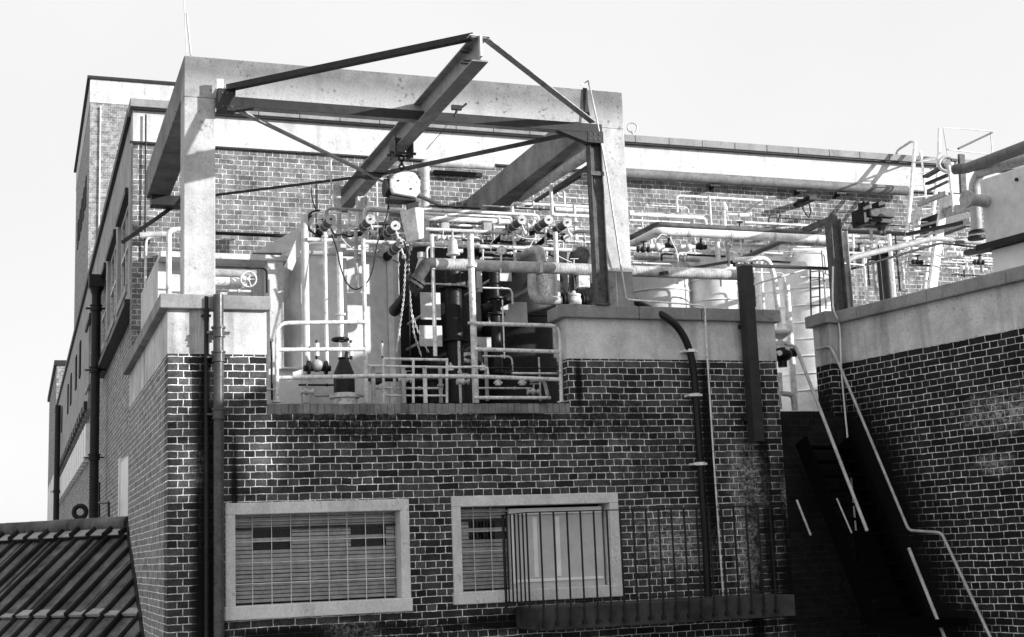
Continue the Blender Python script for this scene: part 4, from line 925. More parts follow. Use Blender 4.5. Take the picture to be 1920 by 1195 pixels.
a = P(1372, 460, 2.4); bb = P(1566, 470, 2.4)
tag(MB().ibeam((a.x, 2.4, a.z-.05), (bb.x, 2.4, a.z-.05), .1, .14).build('support_beam', M['white']), 'white steel beam below the lagged pipe, left of the corner post', 'beam')
hpipe(1190, 1380, 483, 2.5, .035, M['lag'], 'pale pipe close above the middle tanks')
for i, (px, Y) in enumerate(((1232, 2.6), (1252, 2.8), (1290, 2.6), (1312, 2.7))):
    q = P(px, 463, Y-.5); mb = MB().sphere(q, .06, 12, 8).cyl(q+Vector((-.12,0,0)), q+Vector((.1,0,.0)), .035, 12).cyl(q, q+Vector((.02,-.02,.12)), .018, 8)
    tag(mb.build('pipe_valve', M['white'] if i % 2 == 0 else M['iron']), ('white valve body nearest the right column, under the lagged pipe', 'black valve body beside the first white one', 'white valve body farther right under the lagged pipe', 'black valve body farthest right under the lagged pipe')[i], 'valve')
wire([(1256, 445, 1.7), (1262, 458, 1.7), (1268, 470, 1.7), (1270, 484, 1.7)], .008, M['wirelight'], 'pale cable dangling under the thick white lagged pipe')
wire([(1232, 448, 1.7), (1240, 440, 1.7), (1250, 442, 1.7)], .007, M['wirelight'], 'pale cable tied round the elbow of the lagged pipe')
vt = vtank('storage_tank', 1180, 1292, 496, 2.9, M['tank'], 'pale grey tank just right of the right column', seams=(540,))
vt = vtank('storage_tank', 1296, 1392, 480, 2.7, M['tankwhite'], 'bright white tank left of the rusty post', seams=(520, 560))
vpipe(1346, 452, 500, 2.0, .035, M['white'], 'white upright above the bright white tank')
vpipe(1365, 456, 500, 2.0, .022, M['greypipe'], 'grey upright beside the white upright')
tag(MB().beam(P(1375, 492, 1.6), P(1478, 448, 2.6), .09, .05).build('raking_strut', M['steel']), 'dark strut slanting below the white lagged pipe', 'strut')
tag(MB().beam(P(1240, 513, .8), P(1362, 492, 1.6), .06, .04).build('raking_strut', M['steel']), 'dark strut lying low across the long lagged pipe', 'strut')
tag(MB().beam(P(1508, 432, .8), P(1566, 408, .25), .08, .06).build('raking_strut', M['rust']), 'short strut reaching the top of the corner post', 'strut')
vt = vtank('storage_tank', 1428, 1584, 478, 2.9, M['tankwhite'], 'large white banded tank seen in the gap beside the right building', seams=(537, 570, 602, 633, 665, 698, 730))
lr = thing('tank_ladder', tuple(P(1519, 600, 1.6)), 'thin dark ladder rail on the white banded tank', 'ladder')
MB().tube([P(1519, 500, 1.7), P(1521, 592, 1.7)], .012, 8).build('stile', M['iron'], lr); MB().tube([P(1536, 500, 1.7), P(1538, 592, 1.7)], .012, 8).build('stile', M['iron'], lr)
for y in range(510, 590, 16): MB().tube([P(1519, y, 1.7), P(1537, y-2, 1.7)], .008, 6).build('rung', M['iron'], lr)
ppipe([(1376, 488, 1.1), (1440, 484, 1.1), (1452, 520, 1.1), (1463, 618, 1.1)], .036, M['white'], 'white pipe bending down to the diaphragm valve in the gap', rad=.14)
vpipe(1483, 535, 770, 1.5, .045, M['white'], 'tall white pipe standing in the gap beside the diaphragm valve')
dv = thing('diaphragm_valve', tuple(P(1466, 700, .7)), 'stacked diaphragm valve with pale dished head in the gap', 'valve')
q = P(1462, 622, .7); MB().lathe(q+Vector((0,0,-.04)), [(.05, -.05), (.13, 0), (.14, .02), (.14, .04), (.12, .06), (.03, .09)], n=24).build('head', M['worn'], dv)
MB().lathe(q+Vector((0,0,-.2)), [(.03, 0), (.03, .12)], n=12).box((q.x-.09, .66, q.z-.22), (q.x+.1, .74, q.z-.13)).build('yoke', M['worn'], dv)
q = P(1466, 665, .7); MB().sphere(q, .12, 16, 10, (1.2, 1, .8)).cyl(q+Vector((-.17,0,.03)), q+Vector((.2,0,.03)), .06, 14).cyl(q+Vector((0,0,-.16)), q, .06, 14).build('body', M['black'], dv)
MB().cyl(q+Vector((-.10,-.12,.0)), q+Vector((-.10,-.09,0)), .035, 14).cyl(q+Vector((.02,-.13,.06)), q+Vector((.02,-.1,.06)), .025, 12).build('port', M['worn'], dv)
for i, (x0, x1_) in enumerate(((1452, 1459), (1472, 1487))):
    ppipe([(x0-6, 738, .55), (x1_, 740, .55), (x1_+3, 768, .55)], .034, M['lag'], ('left of two bent pipe ends on the low gap wall', 'right of two bent pipe ends on the low gap wall')[i], rad=.08)
vpipe(1460, 700, 740, .7, .05, M['worn'], 'short worn pipe under the diaphragm valve')
# thin fence rails in the gap
ppipe([(1412, 534, .2), (1526, 501, 1.2), (1556, 518, .8)], .011, M['galv'], 'thin slanting rail crossing the gap', name='rail', cat='rail')
ppipe([(1564, 496, .3), (1562, 580, .3)], .014, M['galv'], 'thin upright by the corner post', name='rail', cat='rail')
wire([(1562, 500, -.1), (1562, 575, -.12), (1574, 612, -.1), (1578, 700, -.1), (1590, 830, -.1), (1605, 995, -.1)], .011, M['wirelight'], 'pale conduit hanging down the end of the right building')
# corner posts on the right building
cp_ = thing('steel_post', tuple(aR(1585, 575, .35)), 'dark steel corner post rising from the right building coping', 'post')
a, b = aR(1574, 575, .15), aR(1574, 408, .15); MB().ibeam((a.x, a.y, ZC), (a.x, a.y, b.z), .15, .15, up=(1,0,0)).build('post', M['rust'], cp_); MB().box((a.x-.1, a.y-.1, ZC), (a.x+.1, a.y+.1, ZC+.02)).build('base_plate', M['iron'], cp_)
a, b = aR(1590, 570, .5), aR(1586, 432, .5); tag(MB().ibeam((a.x, a.y, 6.75), (a.x, a.y, b.z), .1, .1, up=(1,0,0)).build('steel_post', M['greypipe']), 'lighter steel post right behind the dark corner post', 'post')
vpipe(1660, 470, 570, 3.0, .11, M['tankdark'], 'thick dark stand pipe behind the right building coping', rings=(480,))
vpipe(1622, 465, 580, 3.4, .022, M['white'], 'slim white upright behind the right building coping, near the corner post')
vpipe(1652, 460, 580, 2.6, .014, M['black'], 'thin black upright left of the thick dark stand pipe')
vpipe(1672, 440, 560, 2.8, .03, M['white'], 'white upright right of the thick dark stand pipe')
# rear wall pipes
rp = thing('lagged_pipe', tuple(P(1440, 340, 5.0)), 'big grey pipe fixed along the rear wall under the white band', 'pipe')
a = P(1120, 322, 5.0); b = P(1700, 357, 5.0)
MB().tube([a, Vector((b.x, 5.0, a.z))], .085, 18).build('run', M['rearpipe'], rp)
for px in (1250, 1570, 1650): x = P(px, 340, 5.0).x; MB().cyl((x-.02, 5.0, a.z), (x+.02, 5.0, a.z), .083, 18).build('joint', M['rearpipe'], rp)
for px in (1340, 1500, 1575): x = P(px, 340, 5.0).x; MB().box((x-.015, 5.0, a.z-.15), (x+.015, 5.19, a.z-.08)).box((x-.09, 4.98, a.z-.13), (x+.09, 5.02, a.z-.10)).build('bracket', M['iron'], rp)
ppipe([(797, 470, 4.9), (797, 305, 4.9), (925, 311, 4.9)], .068, M['lag'], 'grey pipe with upright and elbow on the rear wall behind the hoist', rad=.06, seg=16)
tag(MB().box((P(815,318,5.1).x, 5.12, P(815,318,5.1).z-.06), (P(905,318,5.1).x, 5.19, P(815,318,5.1).z-.0)).build('pipe_shelf', M['iron']), 'dark shelf under the elbowed pipe on the rear wall', 'shelf')
hpipe(1580, 1730, 425, 4.6, .016, M['white'], 'thin white conduit on the rear wall right of the corner post')
for i, (x0, x1_, y, Y, r, mt) in enumerate(((1578, 1735, 433, 4.2, .035, 'rust'), (1580, 1742, 442, 3.9, .026, 'white'), (1583, 1738, 452, 3.6, .022, 'worn'), (1585, 1700, 462, 3.9, .03, 'white'), (1588, 1760, 474, 3.3, .018, 'white'), (1775, 1850, 462, 3.0, .03, 'white'), (1775, 1862, 472, 2.8, .018, 'worn'), (1772, 1866, 482, 2.9, .022, 'white'), (1770, 1860, 492, 2.7, .014, 'white'), (1762, 1850, 502, 2.9, .02, 'worn'))):
    nm = ('dark', 'bright', 'worn', 'thick bright', 'slim bright')[i % 5]
    hpipe(x0, x1_, y, Y, r, M[mt], ['dark top pipe of the bundle right of the corner post', 'bright second pipe of the bundle right of the corner post', 'worn third pipe of the bundle right of the corner post', 'thick bright fourth pipe of the bundle right of the corner post', 'slim lowest pipe of the bundle right of the corner post',
        'thickest white pipe of the stack behind the ladder foot', 'second worn pipe of the stack behind the ladder foot', 'third white pipe of the stack behind the ladder foot', 'fourth thin white pipe of the stack behind the ladder foot', 'lowest worn pipe of the stack behind the ladder foot'][i], rings=((x0+x1_)//2,))
ppipe([(1590, 462, 3.6), (1612, 464, 3.6), (1622, 480, 3.6), (1624, 500, 3.6)], .02, M['white'], 'small white bend under the bundle near the corner post')
# dark motor unit
mu = thing('motor_unit', tuple(P(1650, 430, 4.3)), 'dark boxy motor unit against the rear wall under the big pipe', 'motor')
a, b = P(1632, 390, 4.2), P(1678, 408, 4.2)
MB().box((a.x, 4.2, b.z), (b.x, 4.6, a.z)).build('housing', M['rust'], mu, bevel=.01)
MB().box((a.x-.1, 4.25, b.z-.12), (a.x+.02, 4.6, a.z+.02)).box((a.x+.0, 4.25, b.z-.08), (b.x-.02, 4.6, b.z-.002)).box((a.x-.03, 4.3, a.z+.002), (a.x+.06, 4.5, a.z+.14)).box((b.x-.22, 4.3, a.z+.002), (b.x-.1, 4.5, a.z+.15)).build('bracket', M['black'], mu)
q = P(1652, 420, 4.4); MB().cyl(q+Vector((0,0,-.18)), q+Vector((0,0,.0)), .07, 16).cyl(q+Vector((0,0,-.03)), q+Vector((0,0,.02)), .1, 16).build('shaft_housing', M['rust'], mu)
# two lamps/valves on the rear wall
q = P(1505, 378, 4.95); lf = thing('wall_bracket', tuple(q), 'dark fitting with looped cable on the rear wall', 'wall fitting')
MB().box((q.x-.02, 4.7, q.z-.03), (q.x+.12, 5.19, q.z+.04)).cyl(q+Vector((-.15,-.1,-.03)), q+Vector((-.02,-.1,.0)), .035, 10).build('arm', M['iron'], lf)
MB().tube([q+Vector((-.05,-.1,-.02)), q+Vector((-.07,-.1,-.15)), q+Vector((-.02,-.1,-.25)), q+Vector((.03,-.1,-.3)), q+Vector((.08,-.1,-.2)), q+Vector((.09,-.05,-.05))], .012, 8).build('cable', M['cable'], lf)
# ---------------------------------------------------------------- ladder with hoops
LY = 4.3
ld = thing('ladder', tuple(P(1712, 560, LY)), 'tall white ladder with handhold hoops leaning up to the rear roof edge', 'ladder')
sL = [P(1690, 545, 3.5), P(1708, 366, 4.3), P(1716, 268, 4.85)]; sR = [P(1733, 545, 3.5), P(1759, 320, 4.4), P(1762, 242, 4.85)]
MB().tube(sL, .032, 10).build('stile', M['white'], ld); MB().tube(sR, .032, 10).build('stile', M['white'], ld)
def lerpp(s, t):
    L1 = (s[1]-s[0]).length; L2 = (s[2]-s[1]).length; d = t*(L1+L2)
    return s[0]+(s[1]-s[0])*(d/L1) if d < L1 else s[1]+(s[2]-s[1])*((d-L1)/L2)
for i in range(1, 11): MB().tube([lerpp(sL, i*.085), lerpp(sR, i*.079)], .012, 8).build('rung', M['white'], ld)
MB().tube(bend([sL[2], sL[2]+Vector((0,.1,.06)), sL[2]+Vector((.1,.7,.06)), sL[2]+Vector((.1,.75,-.5))], .15), .022, 10).build('handhold', M['worn'], ld)
gr_ = thing('guard_rail', tuple(P(1800, 300, 5.0)), 'thin guard rail cage at the top of the ladder against the sky', 'guard rail')
a, b, c_, d_ = P(1768, 239, 5.0), P(1857, 246, 5.0), P(1861, 290, 5.0), P(1777, 281, 5.0)
MB().tube([d_+Vector((0,0,-.25)), a, b, c_], .011, 8).build('frame', M['galv'], gr_); MB().tube([d_, c_], .010, 8).build('mid_rail', M['galv'], gr_)
MB().tube([P(1797, 279, 3.6), P(1860, 249, 5.0)], .018, 8).build('diagonal_rail', M['rust'], gr_)
MB().tube([sL[2]+Vector((.05,0,-.3)), P(1727, 284, 4.8), P(1737, 380, 4.4)], .02, 10).build('post', M['white'], gr_)
# wide pale stringers
s1 = thing('stringer_ladder', tuple(P(1750, 545, 2.9)), 'wide white stringer with bolt heads beside the tall ladder', 'stringer')
MB().beam(P(1748, 545, 2.6), P(1771, 366, 3.6), .13, .05, up=(0,1,0)).build('stringer', M['white'], s1)
MB().beam(P(1712, 500, 3.6), P(1722, 384, 3.8), .11, .05, up=(0,1,0)).build('stringer', M['worn'], s1)
bo = MB()
for (x, y) in ((1766, 370), (1772, 374), (1769, 384), (1763, 400)): q = P(x, y, 3.5); bo.cyl(q+Vector((0,-.08,0)), q+Vector((0,.05,0)), .014, 8)
bo.build('bolt', M['iron'], s1)
for y in (418, 438): MB().beam(P(1716, y+8, 3.6), P(1764, y-4, 3.4), .05, .03).build('tread', M['greypipe'], s1)
# platform
pt = thing('access_platform', tuple(P(1790, 400, 3.2)), 'dark steel access platform between the ladder and the box tank', 'platform')
def sl(x0, y0, x1_, y1_, Y0, Y1, w_, h_, mt, nm): MB().beam(P(x0, y0, Y0), P(x1_, y1_, Y1), w_, h_).build(nm, M[mt], pt)
sl(1722, 384, 1775, 362, 3.6, 3.0, .06, .07, 'greypipe', 'edge_beam'); sl(1772, 400, 1828, 385, 3.4, 2.4, .1, .12, 'greypipe', 'edge_beam')
sl(1735, 332, 1790, 300, 3.9, 3.0, .10, .04, 'rust', 'edge_beam'); sl(1738, 345, 1778, 328, 3.9, 3.2, .07, .04, 'iron', 'edge_beam'); sl(1740, 358, 1778, 340, 3.9, 3.2, .05, .03, 'rust', 'edge_beam')
a, b = P(1783, 364, 3.0), P(1826, 386, 3.0); MB().box((a.x, 3.0, b.z), (b.x, 3.3, a.z)).build('white_trunking', M['white'], pt, bevel=.006)
a, b = P(1768, 396, 3.6), P(1822, 424, 3.6); MB().box((a.x, 3.6, b.z), (b.x, 4.4, a.z)).build('plinth', M['black'], pt)
sl(1700, 440, 1820, 415, 3.6, 2.6, .07, .05, 'steel', 'edge_beam'); sl(1770, 430, 1822, 412, 3.3, 2.5, .08, .08, 'greypipe', 'edge_beam')
MB().tube([P(1779, 310, 3.0), P(1788, 398, 3.0)], .022, 8).build('post', M['white'], pt)
MB().beam(P(1802, 290, 3.0), P(1806, 362, 3.0), .1, .05, up=(0,1,0)).build('post', M['rust'], pt)
a = P(1775, 308, 3.1); MB().torus(a, .12, .03, axis=(.4,1,0)).sphere(a+Vector((.05,0,0)), .08, 12, 8).build('pulley', M['galv'], pt)
# big pipes at upper right
ppipe([(1790, 318, 1.6), (1812, 316, 1.4), (1960, 262, -2.4)], .075, M['rust'], 'big dark pipe slanting to the upper right corner', seg=18)
ppipe([(1980, 280, -1.6), (1838, 323, .9), (1826, 345, 1.0), (1832, 432, 1.0)], .075, M['greypipe'], 'big pale pipe turning down in front of the box tank', rad=.3, seg=18)
tag(MB().cyl(P(1832, 432, 1.0), P(1832, 428, 1.0)-Vector((0,0,.06)), .12, 18).cyl(P(1830, 436, 1.0)-Vector((0,0,.1)), P(1830, 436, 1.0)-Vector((0,0,.06)), .12, 18).build('pipe_flange', M['iron']), 'dark flange at the foot of the big pale pipe', 'flange')
# box tank
bx_ = thing('box_tank', tuple(aR(1880, 470, .9)), 'pale grey rectangular tank with side nozzle on the right building roof', 'tank')
cR = aR(1852, 500, .7); uc = (cR-RO).dot(RU)
zt_ = aR(1836, 338, .7).z; zb_ = aR(1848, 458, .7).z
def rbb(u0, u1, w0, w1, z0, z1, nm, mt, par, bev=.0):
    mb = MB(); o_ = RO+RU*u0+RW*w0; mb.obox((o_.x, o_.y, z0), RU*(u1-u0), RW*(w1-w0), (0,0,z1-z0)); return mb.build(nm, mt, par, bevel=bev)
rbb(uc, uc+3.2, .7, 2.6, zb_, zt_, 'tank_body', M['tank'], bx_, .015)
rbb(uc-.08, uc+3.3, .62, 2.65, zb_-.07, zb_-.003, 'base_flange', M['iron'], bx_, .004)
rbb(uc+.03, uc+3.2, .75, 2.6, 6.7, zb_-.075, 'plinth', M['panel'], bx_, .01)
a = aR(1850, 378, .7); MB().cyl(a+RW*.05, a-RW*.32, .07, 16).cyl(a-RW*.30, a-RW*.34, .1, 16).build('nozzle', M['greypipe'], bx_)
a = aR(1907, 337, .7); MB().cyl(a+RW*.05, a-RW*.02, .02, 10).build('stud', M['iron'], bx_)
# handrail tubes crossing
ppipe([(1588, 490, .5), (1600, 483, .5), (1752, 447, 1.0), (1848, 456, 1.4)], .038, M['greypipe'], 'stout grey handrail tube rising over the right building coping', rad=.15, name='handrail', cat='handrail')
ppipe([(1570, 512, .5), (1764, 456, 1.0), (1850, 466, 1.4)], .016, M['iron'], 'thin dark lower handrail under the stout grey one', rad=.1, name='handrail', cat='handrail')
ppipe([(1563, 492, .3), (1620, 498, .5)], .014, M['galv'], 'short thin rail stub by the corner post', name='handrail', cat='handrail')
ppipe([(1812, 474, 1.3), (1850, 468, .5), (1960, 436, -1.4)], .045, M['iron'], 'dark tube along the foot of the box tank')
# ---------------------------------------------------------------- stairs in the dark gap
stt = thing('steel_stair', tuple(aR(1700, 1000, -.5)), 'black steel stair dropping through the dark gap towards the viewer', 'stairs')
hr = MB()
def rr_(px, py, w_): return aR(px, py, w_)
B = [rr_(1528, 652, -.02), rr_(1552, 648, -.10), rr_(1575, 690, -.12), rr_(1700, 990, -.12), rr_(1712, 998, -.12), rr_(1762, 998, -.12), rr_(1775, 1012, -.12), rr_(1880, 1260, -.12)]
MB().tube(bend([rr_(1531, 655, -.16), rr_(1556, 649, -.16), rr_(1572, 680, -.16), rr_(1704, 995, -.12), rr_(1765, 999, -.12), rr_(1878, 1240, -.12)], .06), .017, 10).build('handrail', M['rail2'], stt)
MB().tube(bend([rr_(1472, 645, -.75), rr_(1492, 650, -.75), rr_(1626, 996, -.75)], .06), .02, 10).build('handrail', M['rail2'], stt)
MB().tube(bend([rr_(1704, 1028, -.42), rr_(1785, 1230, -.42)], .06), .02, 10).build('handrail', M['rail2'], stt)
MB().tube([rr_(1494, 938, -.95), rr_(1520, 1004, -.95)], .014, 8).build('handrail', M['rail2'], stt)
MB().tube([rr_(1569, 935, -.8), rr_(1597, 1000, -.8)], .010, 8).build('handrail', M['rail2'], stt)
# stringers and treads below the handrails
a, b = rr_(1572, 680, -.12), rr_(1704, 995, -.12); drop = Vector((0,0,-.95))
for w_ in (0, -.68):
    MB().beam(a+drop+RW*w_, b+drop+RW*w_, .03, .2).build('stringer', M['void'], stt)
n = 12
for i in range(n):
    t = (i+.5)/n; c0_ = a.lerp(b, t)+drop; MB().obox(c0_+Vector((0,0,-.02))-RU*.1, RW*-.68, RU*.22, Vector((0,0,.03))).build('tread', M['void'], stt)
c0_ = b+drop; MB().obox(c0_+Vector((0,0,-.08)), RW*-.75, RU*.75, Vector((0,0,.08))).build('landing', M['void'], stt)
# ---------------------------------------------------------------- front balcony railing
sbY = -.75
bl = thing('concrete_ledge', tuple(P(1200, 1160, sbY)), 'dark concrete ledge projecting under the barred railing', 'ledge')
a = P(1012, 1141, sbY); b = P(1490, 1118, sbY); zb2 = P(1015, 1184, sbY).z
MB().box((a.x, sbY, zb2), (b.x+.0, -.002, a.z)).build('slab', M['slab'], bl, bevel=.01)
br = thing('barred_railing', tuple(P(1200, 1150, sbY)), 'black iron railing of thin vertical bars in front of the right window', 'railing')
fY = sbY-.03; tz_ = P(995, 961, fY).z; bz_ = P(1000, 1131, fY).z
xa = P(988, 1000, fY).x; xb = P(1450, 1000, fY).x
MB().box((xa, fY-.012, tz_-.006), (xb+.1, fY+.012, tz_+.006)).build('top_rail', M['iron'], br)
MB().box((xa, fY-.008, bz_-.005), (xb+.1, fY+.008, bz_+.005)).build('bottom_rail', M['iron'], br)
x = xa
while x < xb+.1:
    zlow = a.z-.15
    MB().box((x-.008, fY-.0075, zlow), (x+.008, fY+.0075, tz_-.0065)).build('bar', M['iron'], br)
    MB().cyl((x, fY-.02, zlow-.01), (x, fY+.03, zlow-.01), .022, 10).cyl((x, fY, zlow-.03), (x, fY, zlow+.02), .016, 8).build('bar_foot', M['iron'], br); x += .152
y = fY+.12
while y < -.02:
    MB().box((xa-.007, y-.008, bz_-.02), (xa+.007, y+.008, tz_-.0065)).build('bar', M['iron'], br); y += .125
MB().box((xa-.011, fY+.013, tz_-.005), (xa+.011, -.01, tz_+.005)).build('return_top_rail', M['iron'], br)
MB().box((xa-.008, fY+.009, bz_-.005), (xa+.008, -.01, bz_+.005)).build('return_bottom_rail', M['iron'], br)
MB().tube([(xa-.0, -.05, tz_+.0), (xa-.0, -.05, bz_-.07)], .017, 8).build('end_post', M['iron'], br)
# aerial on top of the frame
ae = thing('aerial', tuple(P(356, 103, .2)), 'thin whip aerial on the left corner of the concrete frame', 'aerial')
MB().tube([P(358, 104, .2), P(350, 25, .2)], .012, 6).build('base_rod', M['galv'], ae); MB().tube([P(350, 100, .25), P(342, -60, .25)], .006, 6).build('whip', M['galv'], ae)
# roof light on rear coping
q = P(1186, 245, 5.3); tag(MB().torus(q+Vector((0,0,.05)), .08, .014, axis=(.3,1,0)).cyl(q+Vector((0,0,-.06)), q, .02, 8).build('roof_fitting', M['galv']), 'little ring shaped fitting on the rear roof edge', 'roof fitting')
# tangle of small pipework, right of the column and right of the corner post
GP = 'thin pipes in the tangle on the terrace'
def tangle(x0, x1_, y, Y, r, mt, e=None, lab=None):
    lb = {'white': 'thin white pipe in the tangle of pipework behind the right building and pier', 'worn': 'worn pale pipe in the tangle of pipework behind the right building and pier', 'greypipe': 'thin grey pipe in the tangle of pipework behind the right building and pier', 'steel': 'thin dark pipe in the tangle of pipework behind the right building and pier'}[mt]
    return hpipe(x0, x1_, y, Y, r, M[mt], lb, ends=e, group=GP, seg=8, rings=((x0*2+x1_)//3,))
for t_ in ((1195, 1330, 428, 3.4, .014, 'white'), (1200, 1300, 436, 3.2, .012, 'steel', (None, .12)), (1240, 1360, 476, 2.3, .014, 'steel', (-.1, None)), (1186, 1262, 493, 2.0, .012, 'white', (None, -.2)), (1270, 1372, 474, 2.1, .012, 'worn', (-.25, None)),
    (1375, 1500, 432, 3.6, .013, 'worn', (-.1, None)), (1380, 1562, 488, 2.4, .016, 'steel'), (1400, 1560, 478, 2.6, .012, 'white', (-.2, None)), (1420, 1545, 470, 2.1, .012, 'greypipe', (None, -.3)), (1395, 1470, 510, 1.8, .012, 'worn', (-.2, -.3)),
    (1285, 1350, 508, 2.0, .012, 'greypipe', (.2, -.2)), (1470, 1560, 500, 2.0, .011, 'steel', (None, -.2)), (1500, 1562, 520, 1.9, .012, 'worn'), (1210, 1290, 385, 4.2, .012, 'worn', (None, -.15)), (1440, 1540, 408, 4.4, .011, 'steel', (-.12, None)),
    (1585, 1700, 418, 4.5, .012, 'steel'), (1600, 1740, 437, 4.3, .012, 'white', (-.2, None)), (1610, 1700, 446, 4.0, .014, 'steel', (None, -.4)), (1600, 1690, 456, 3.7, .012, 'worn', (-.5, None)), (1640, 1760, 469, 3.6, .014, 'greypipe'),
    (1700, 1790, 480, 3.5, .012, 'white', (-.4, None)), (1690, 1800, 489, 3.2, .014, 'worn', (-.3, None)), (1705, 1812, 497, 3.0, .012, 'steel'), (1780, 1862, 455, 3.2, .012, 'steel', (None, -.3)), (1785, 1866, 487, 2.6, .010, 'white'),
    (1715, 1800, 508, 2.9, .012, 'white', (None, -.2)), (1765, 1850, 447, 3.3, .016, 'worn', (-.3, None)), (1600, 1650, 474, 3.2, .013, 'white', (-.4, -.4)), (1626, 1676, 486, 3.1, .013, 'steel', (-.4, None)), (1786, 1840, 515, 2.6, .012, 'steel')):
    tangle(*t_)
for i, (px, y0, y1, Y, mt) in enumerate(((1205, 395, 470, 3.0, 'worn'), (1222, 440, 500, 2.7, 'white'), (1302, 410, 500, 2.9, 'greypipe'), (1392, 440, 560, 2.0, 'white'), (1412, 470, 575, 2.2, 'steel'), (1428, 480, 580, 2.4, 'white'), (1545, 470, 580, 1.8, 'greypipe'), (1604, 440, 565, 3.5, 'white'), (1638, 430, 550, 3.8, 'greypipe'), (1683, 440, 545, 3.2, 'steel'), (1692, 470, 545, 3.4, 'white'), (1790, 450, 520, 3.0, 'white'), (1806, 470, 520, 2.9, 'steel'), (1822, 450, 520, 2.9, 'worn'), (1838, 440, 510, 2.7, 'greypipe'))):
    vpipe(px, y0, y1, Y, .013+.006*(i % 3), M[mt], {'white': 'thin white upright pipe in the tangle of pipework behind the right building and pier', 'worn': 'worn pale upright pipe in the tangle of pipework behind the right building and pier', 'greypipe': 'thin grey upright pipe in the tangle of pipework behind the right building and pier', 'steel': 'thin dark upright pipe in the tangle of pipework behind the right building and pier'}[mt], rings=((y0+y1)//2,), group='thin upright pipes in the tangle on the terrace')
for i, (px, py, Y) in enumerate(((1206, 468, 1.9), (1275, 478, 2.2), (1340, 470, 2.1), (1386, 430, 3.0), (1402, 505, 1.7), (1425, 492, 2.0), (1610, 470, 3.5), (1644, 462, 3.4), (1700, 478, 3.3), (1720, 492, 3.1), (1800, 478, 2.8), (1812, 503, 2.6), (1835, 492, 2.6), (1352, 440, 2.8), (1480, 478, 2.2), (960, 425, 2.5), (860, 415, 2.4), (1000, 425, 2.3))):
    q = P(px, py, Y); mb = MB().sphere(q, .045, 10, 6).cyl(q-Vector((.08,0,0)), q+Vector((.08,0,0)), .022, 8).cyl(q-Vector((.085,0,0)), q-Vector((.065,0,0)), .042, 10).cyl(q+Vector((.065,0,0)), q+Vector((.085,0,0)), .042, 10).cyl(q, q+Vector((0,-.03,.1)), .012, 6).torus(q+Vector((0,-.03,.1)), .04, .007, n=12)
    tag(mb.build('hand_valve', M['white' if i % 3 else 'steel']), ('small white hand valve' if i % 3 else 'small dark hand valve')+' with round wheel among the terrace pipework', 'valve', 'small hand valves on the terrace pipework')
TX = ' among the pipework between the two concrete columns'
for t_ in ((585, 660, 398, 2.4, .014, 'white', (-.2, None)), (590, 735, 420, 2.6, .016, 'worn'), (645, 720, 432, 2.0, .012, 'white', (None, -.15)), (600, 700, 462, 1.9, .014, 'greypipe'), (700, 790, 436, 2.2, .012, 'worn'), (806, 900, 442, 2.6, .018, 'worn', (None, -.2)),
    (800, 850, 462, 1.9, .014, 'white', (-.15, None)), (866, 980, 450, 2.4, .016, 'steel'), (880, 1010, 458, 2.0, .014, 'worn', (None, -.2)), (905, 985, 473, 1.9, .016, 'worn'), (900, 975, 483, 1.8, .014, 'lag_', (-.1, None)), (985, 1110, 426, 2.7, .014, 'white'), (990, 1060, 436, 2.5, .016, 'steel', (None, -.1)),
    (1000, 1118, 450, 2.2, .014, 'worn'), (1055, 1118, 442, 2.4, .012, 'white', (-.2, None)), (960, 1040, 390, 3.0, .014, 'steel'), (905, 1000, 386, 3.4, .012, 'white', (None, .2)), (1045, 1118, 370, 3.2, .014, 'worn', (.15, None)), (805, 900, 386, 3.2, .014, 'steel'),
    (700, 830, 728, .8, .014, 'worn'), (720, 840, 742, .6, .012, 'white', (.2, None)), (590, 690, 742, .9, .016, 'greypipe'), (895, 1000, 728, 1.0, .012, 'worn', (None, -.1)), (905, 1040, 690, 1.1, .012, 'steel'), (560, 640, 722, 1.2, .012, 'steel', (None, -.2)), (905, 960, 668, 1.1, .012, 'worn', (None, -.25)),
    (402, 500, 500, 1.7, .012, 'steel', (None, -.3)), (405, 470, 545, 1.2, .016, 'worn'), (790, 870, 532, 1.5, .012, 'worn'), (905, 960, 540, 1.5, .012, 'white', (None, -.2)), (960, 1040, 503, 1.4, .010, 'worn')):
    x0, x1_, y, Y, r, mt = t_[:6]; mt = 'greypipe' if mt == 'lag_' else mt; w_ = {'white': 'thin white pipe', 'worn': 'worn pale pipe', 'greypipe': 'thin grey pipe', 'steel': 'thin dark pipe'}[mt]
    hpipe(x0, x1_, y, Y, r, M[mt], w_+TX, ends=t_[6] if len(t_) > 6 else None, seg=8, rings=((x0+2*x1_)//3,), group='thin pipes between the concrete columns')
for i, (px, y0, y1, Y, mt) in enumerate(((596, 400, 452, 2.2, 'white'), (655, 395, 448, 2.1, 'worn'), (668, 432, 540, 1.35, 'greypipe'), (722, 425, 480, 1.8, 'white'), (770, 440, 470, 1.9, 'worn'), (835, 400, 450, 2.2, 'white'), (905, 440, 500, 1.8, 'worn'), (925, 400, 458, 2.5, 'greypipe'), (965, 430, 500, 1.8, 'white'), (1003, 395, 460, 2.5, 'white'), (1024, 430, 500, 1.8, 'worn'), (1078, 385, 450, 2.4, 'white'), (1096, 430, 470, 1.9, 'greypipe'), (862, 640, 756, 1.3, 'worn'), (912, 655, 752, 1.2, 'greypipe'), (1012, 670, 752, 1.1, 'worn'), (740, 690, 756, .8, 'worn'), (826, 690, 756, .7, 'greypipe'))):
    w_ = {'white': 'thin white upright', 'worn': 'worn pale upright', 'greypipe': 'thin grey upright'}[mt]
    vpipe(px, y0, y1, Y, .011+.006*(i % 3), M[mt], w_+TX, rings=((y0+y1)//2,), group='thin uprights between the concrete columns')
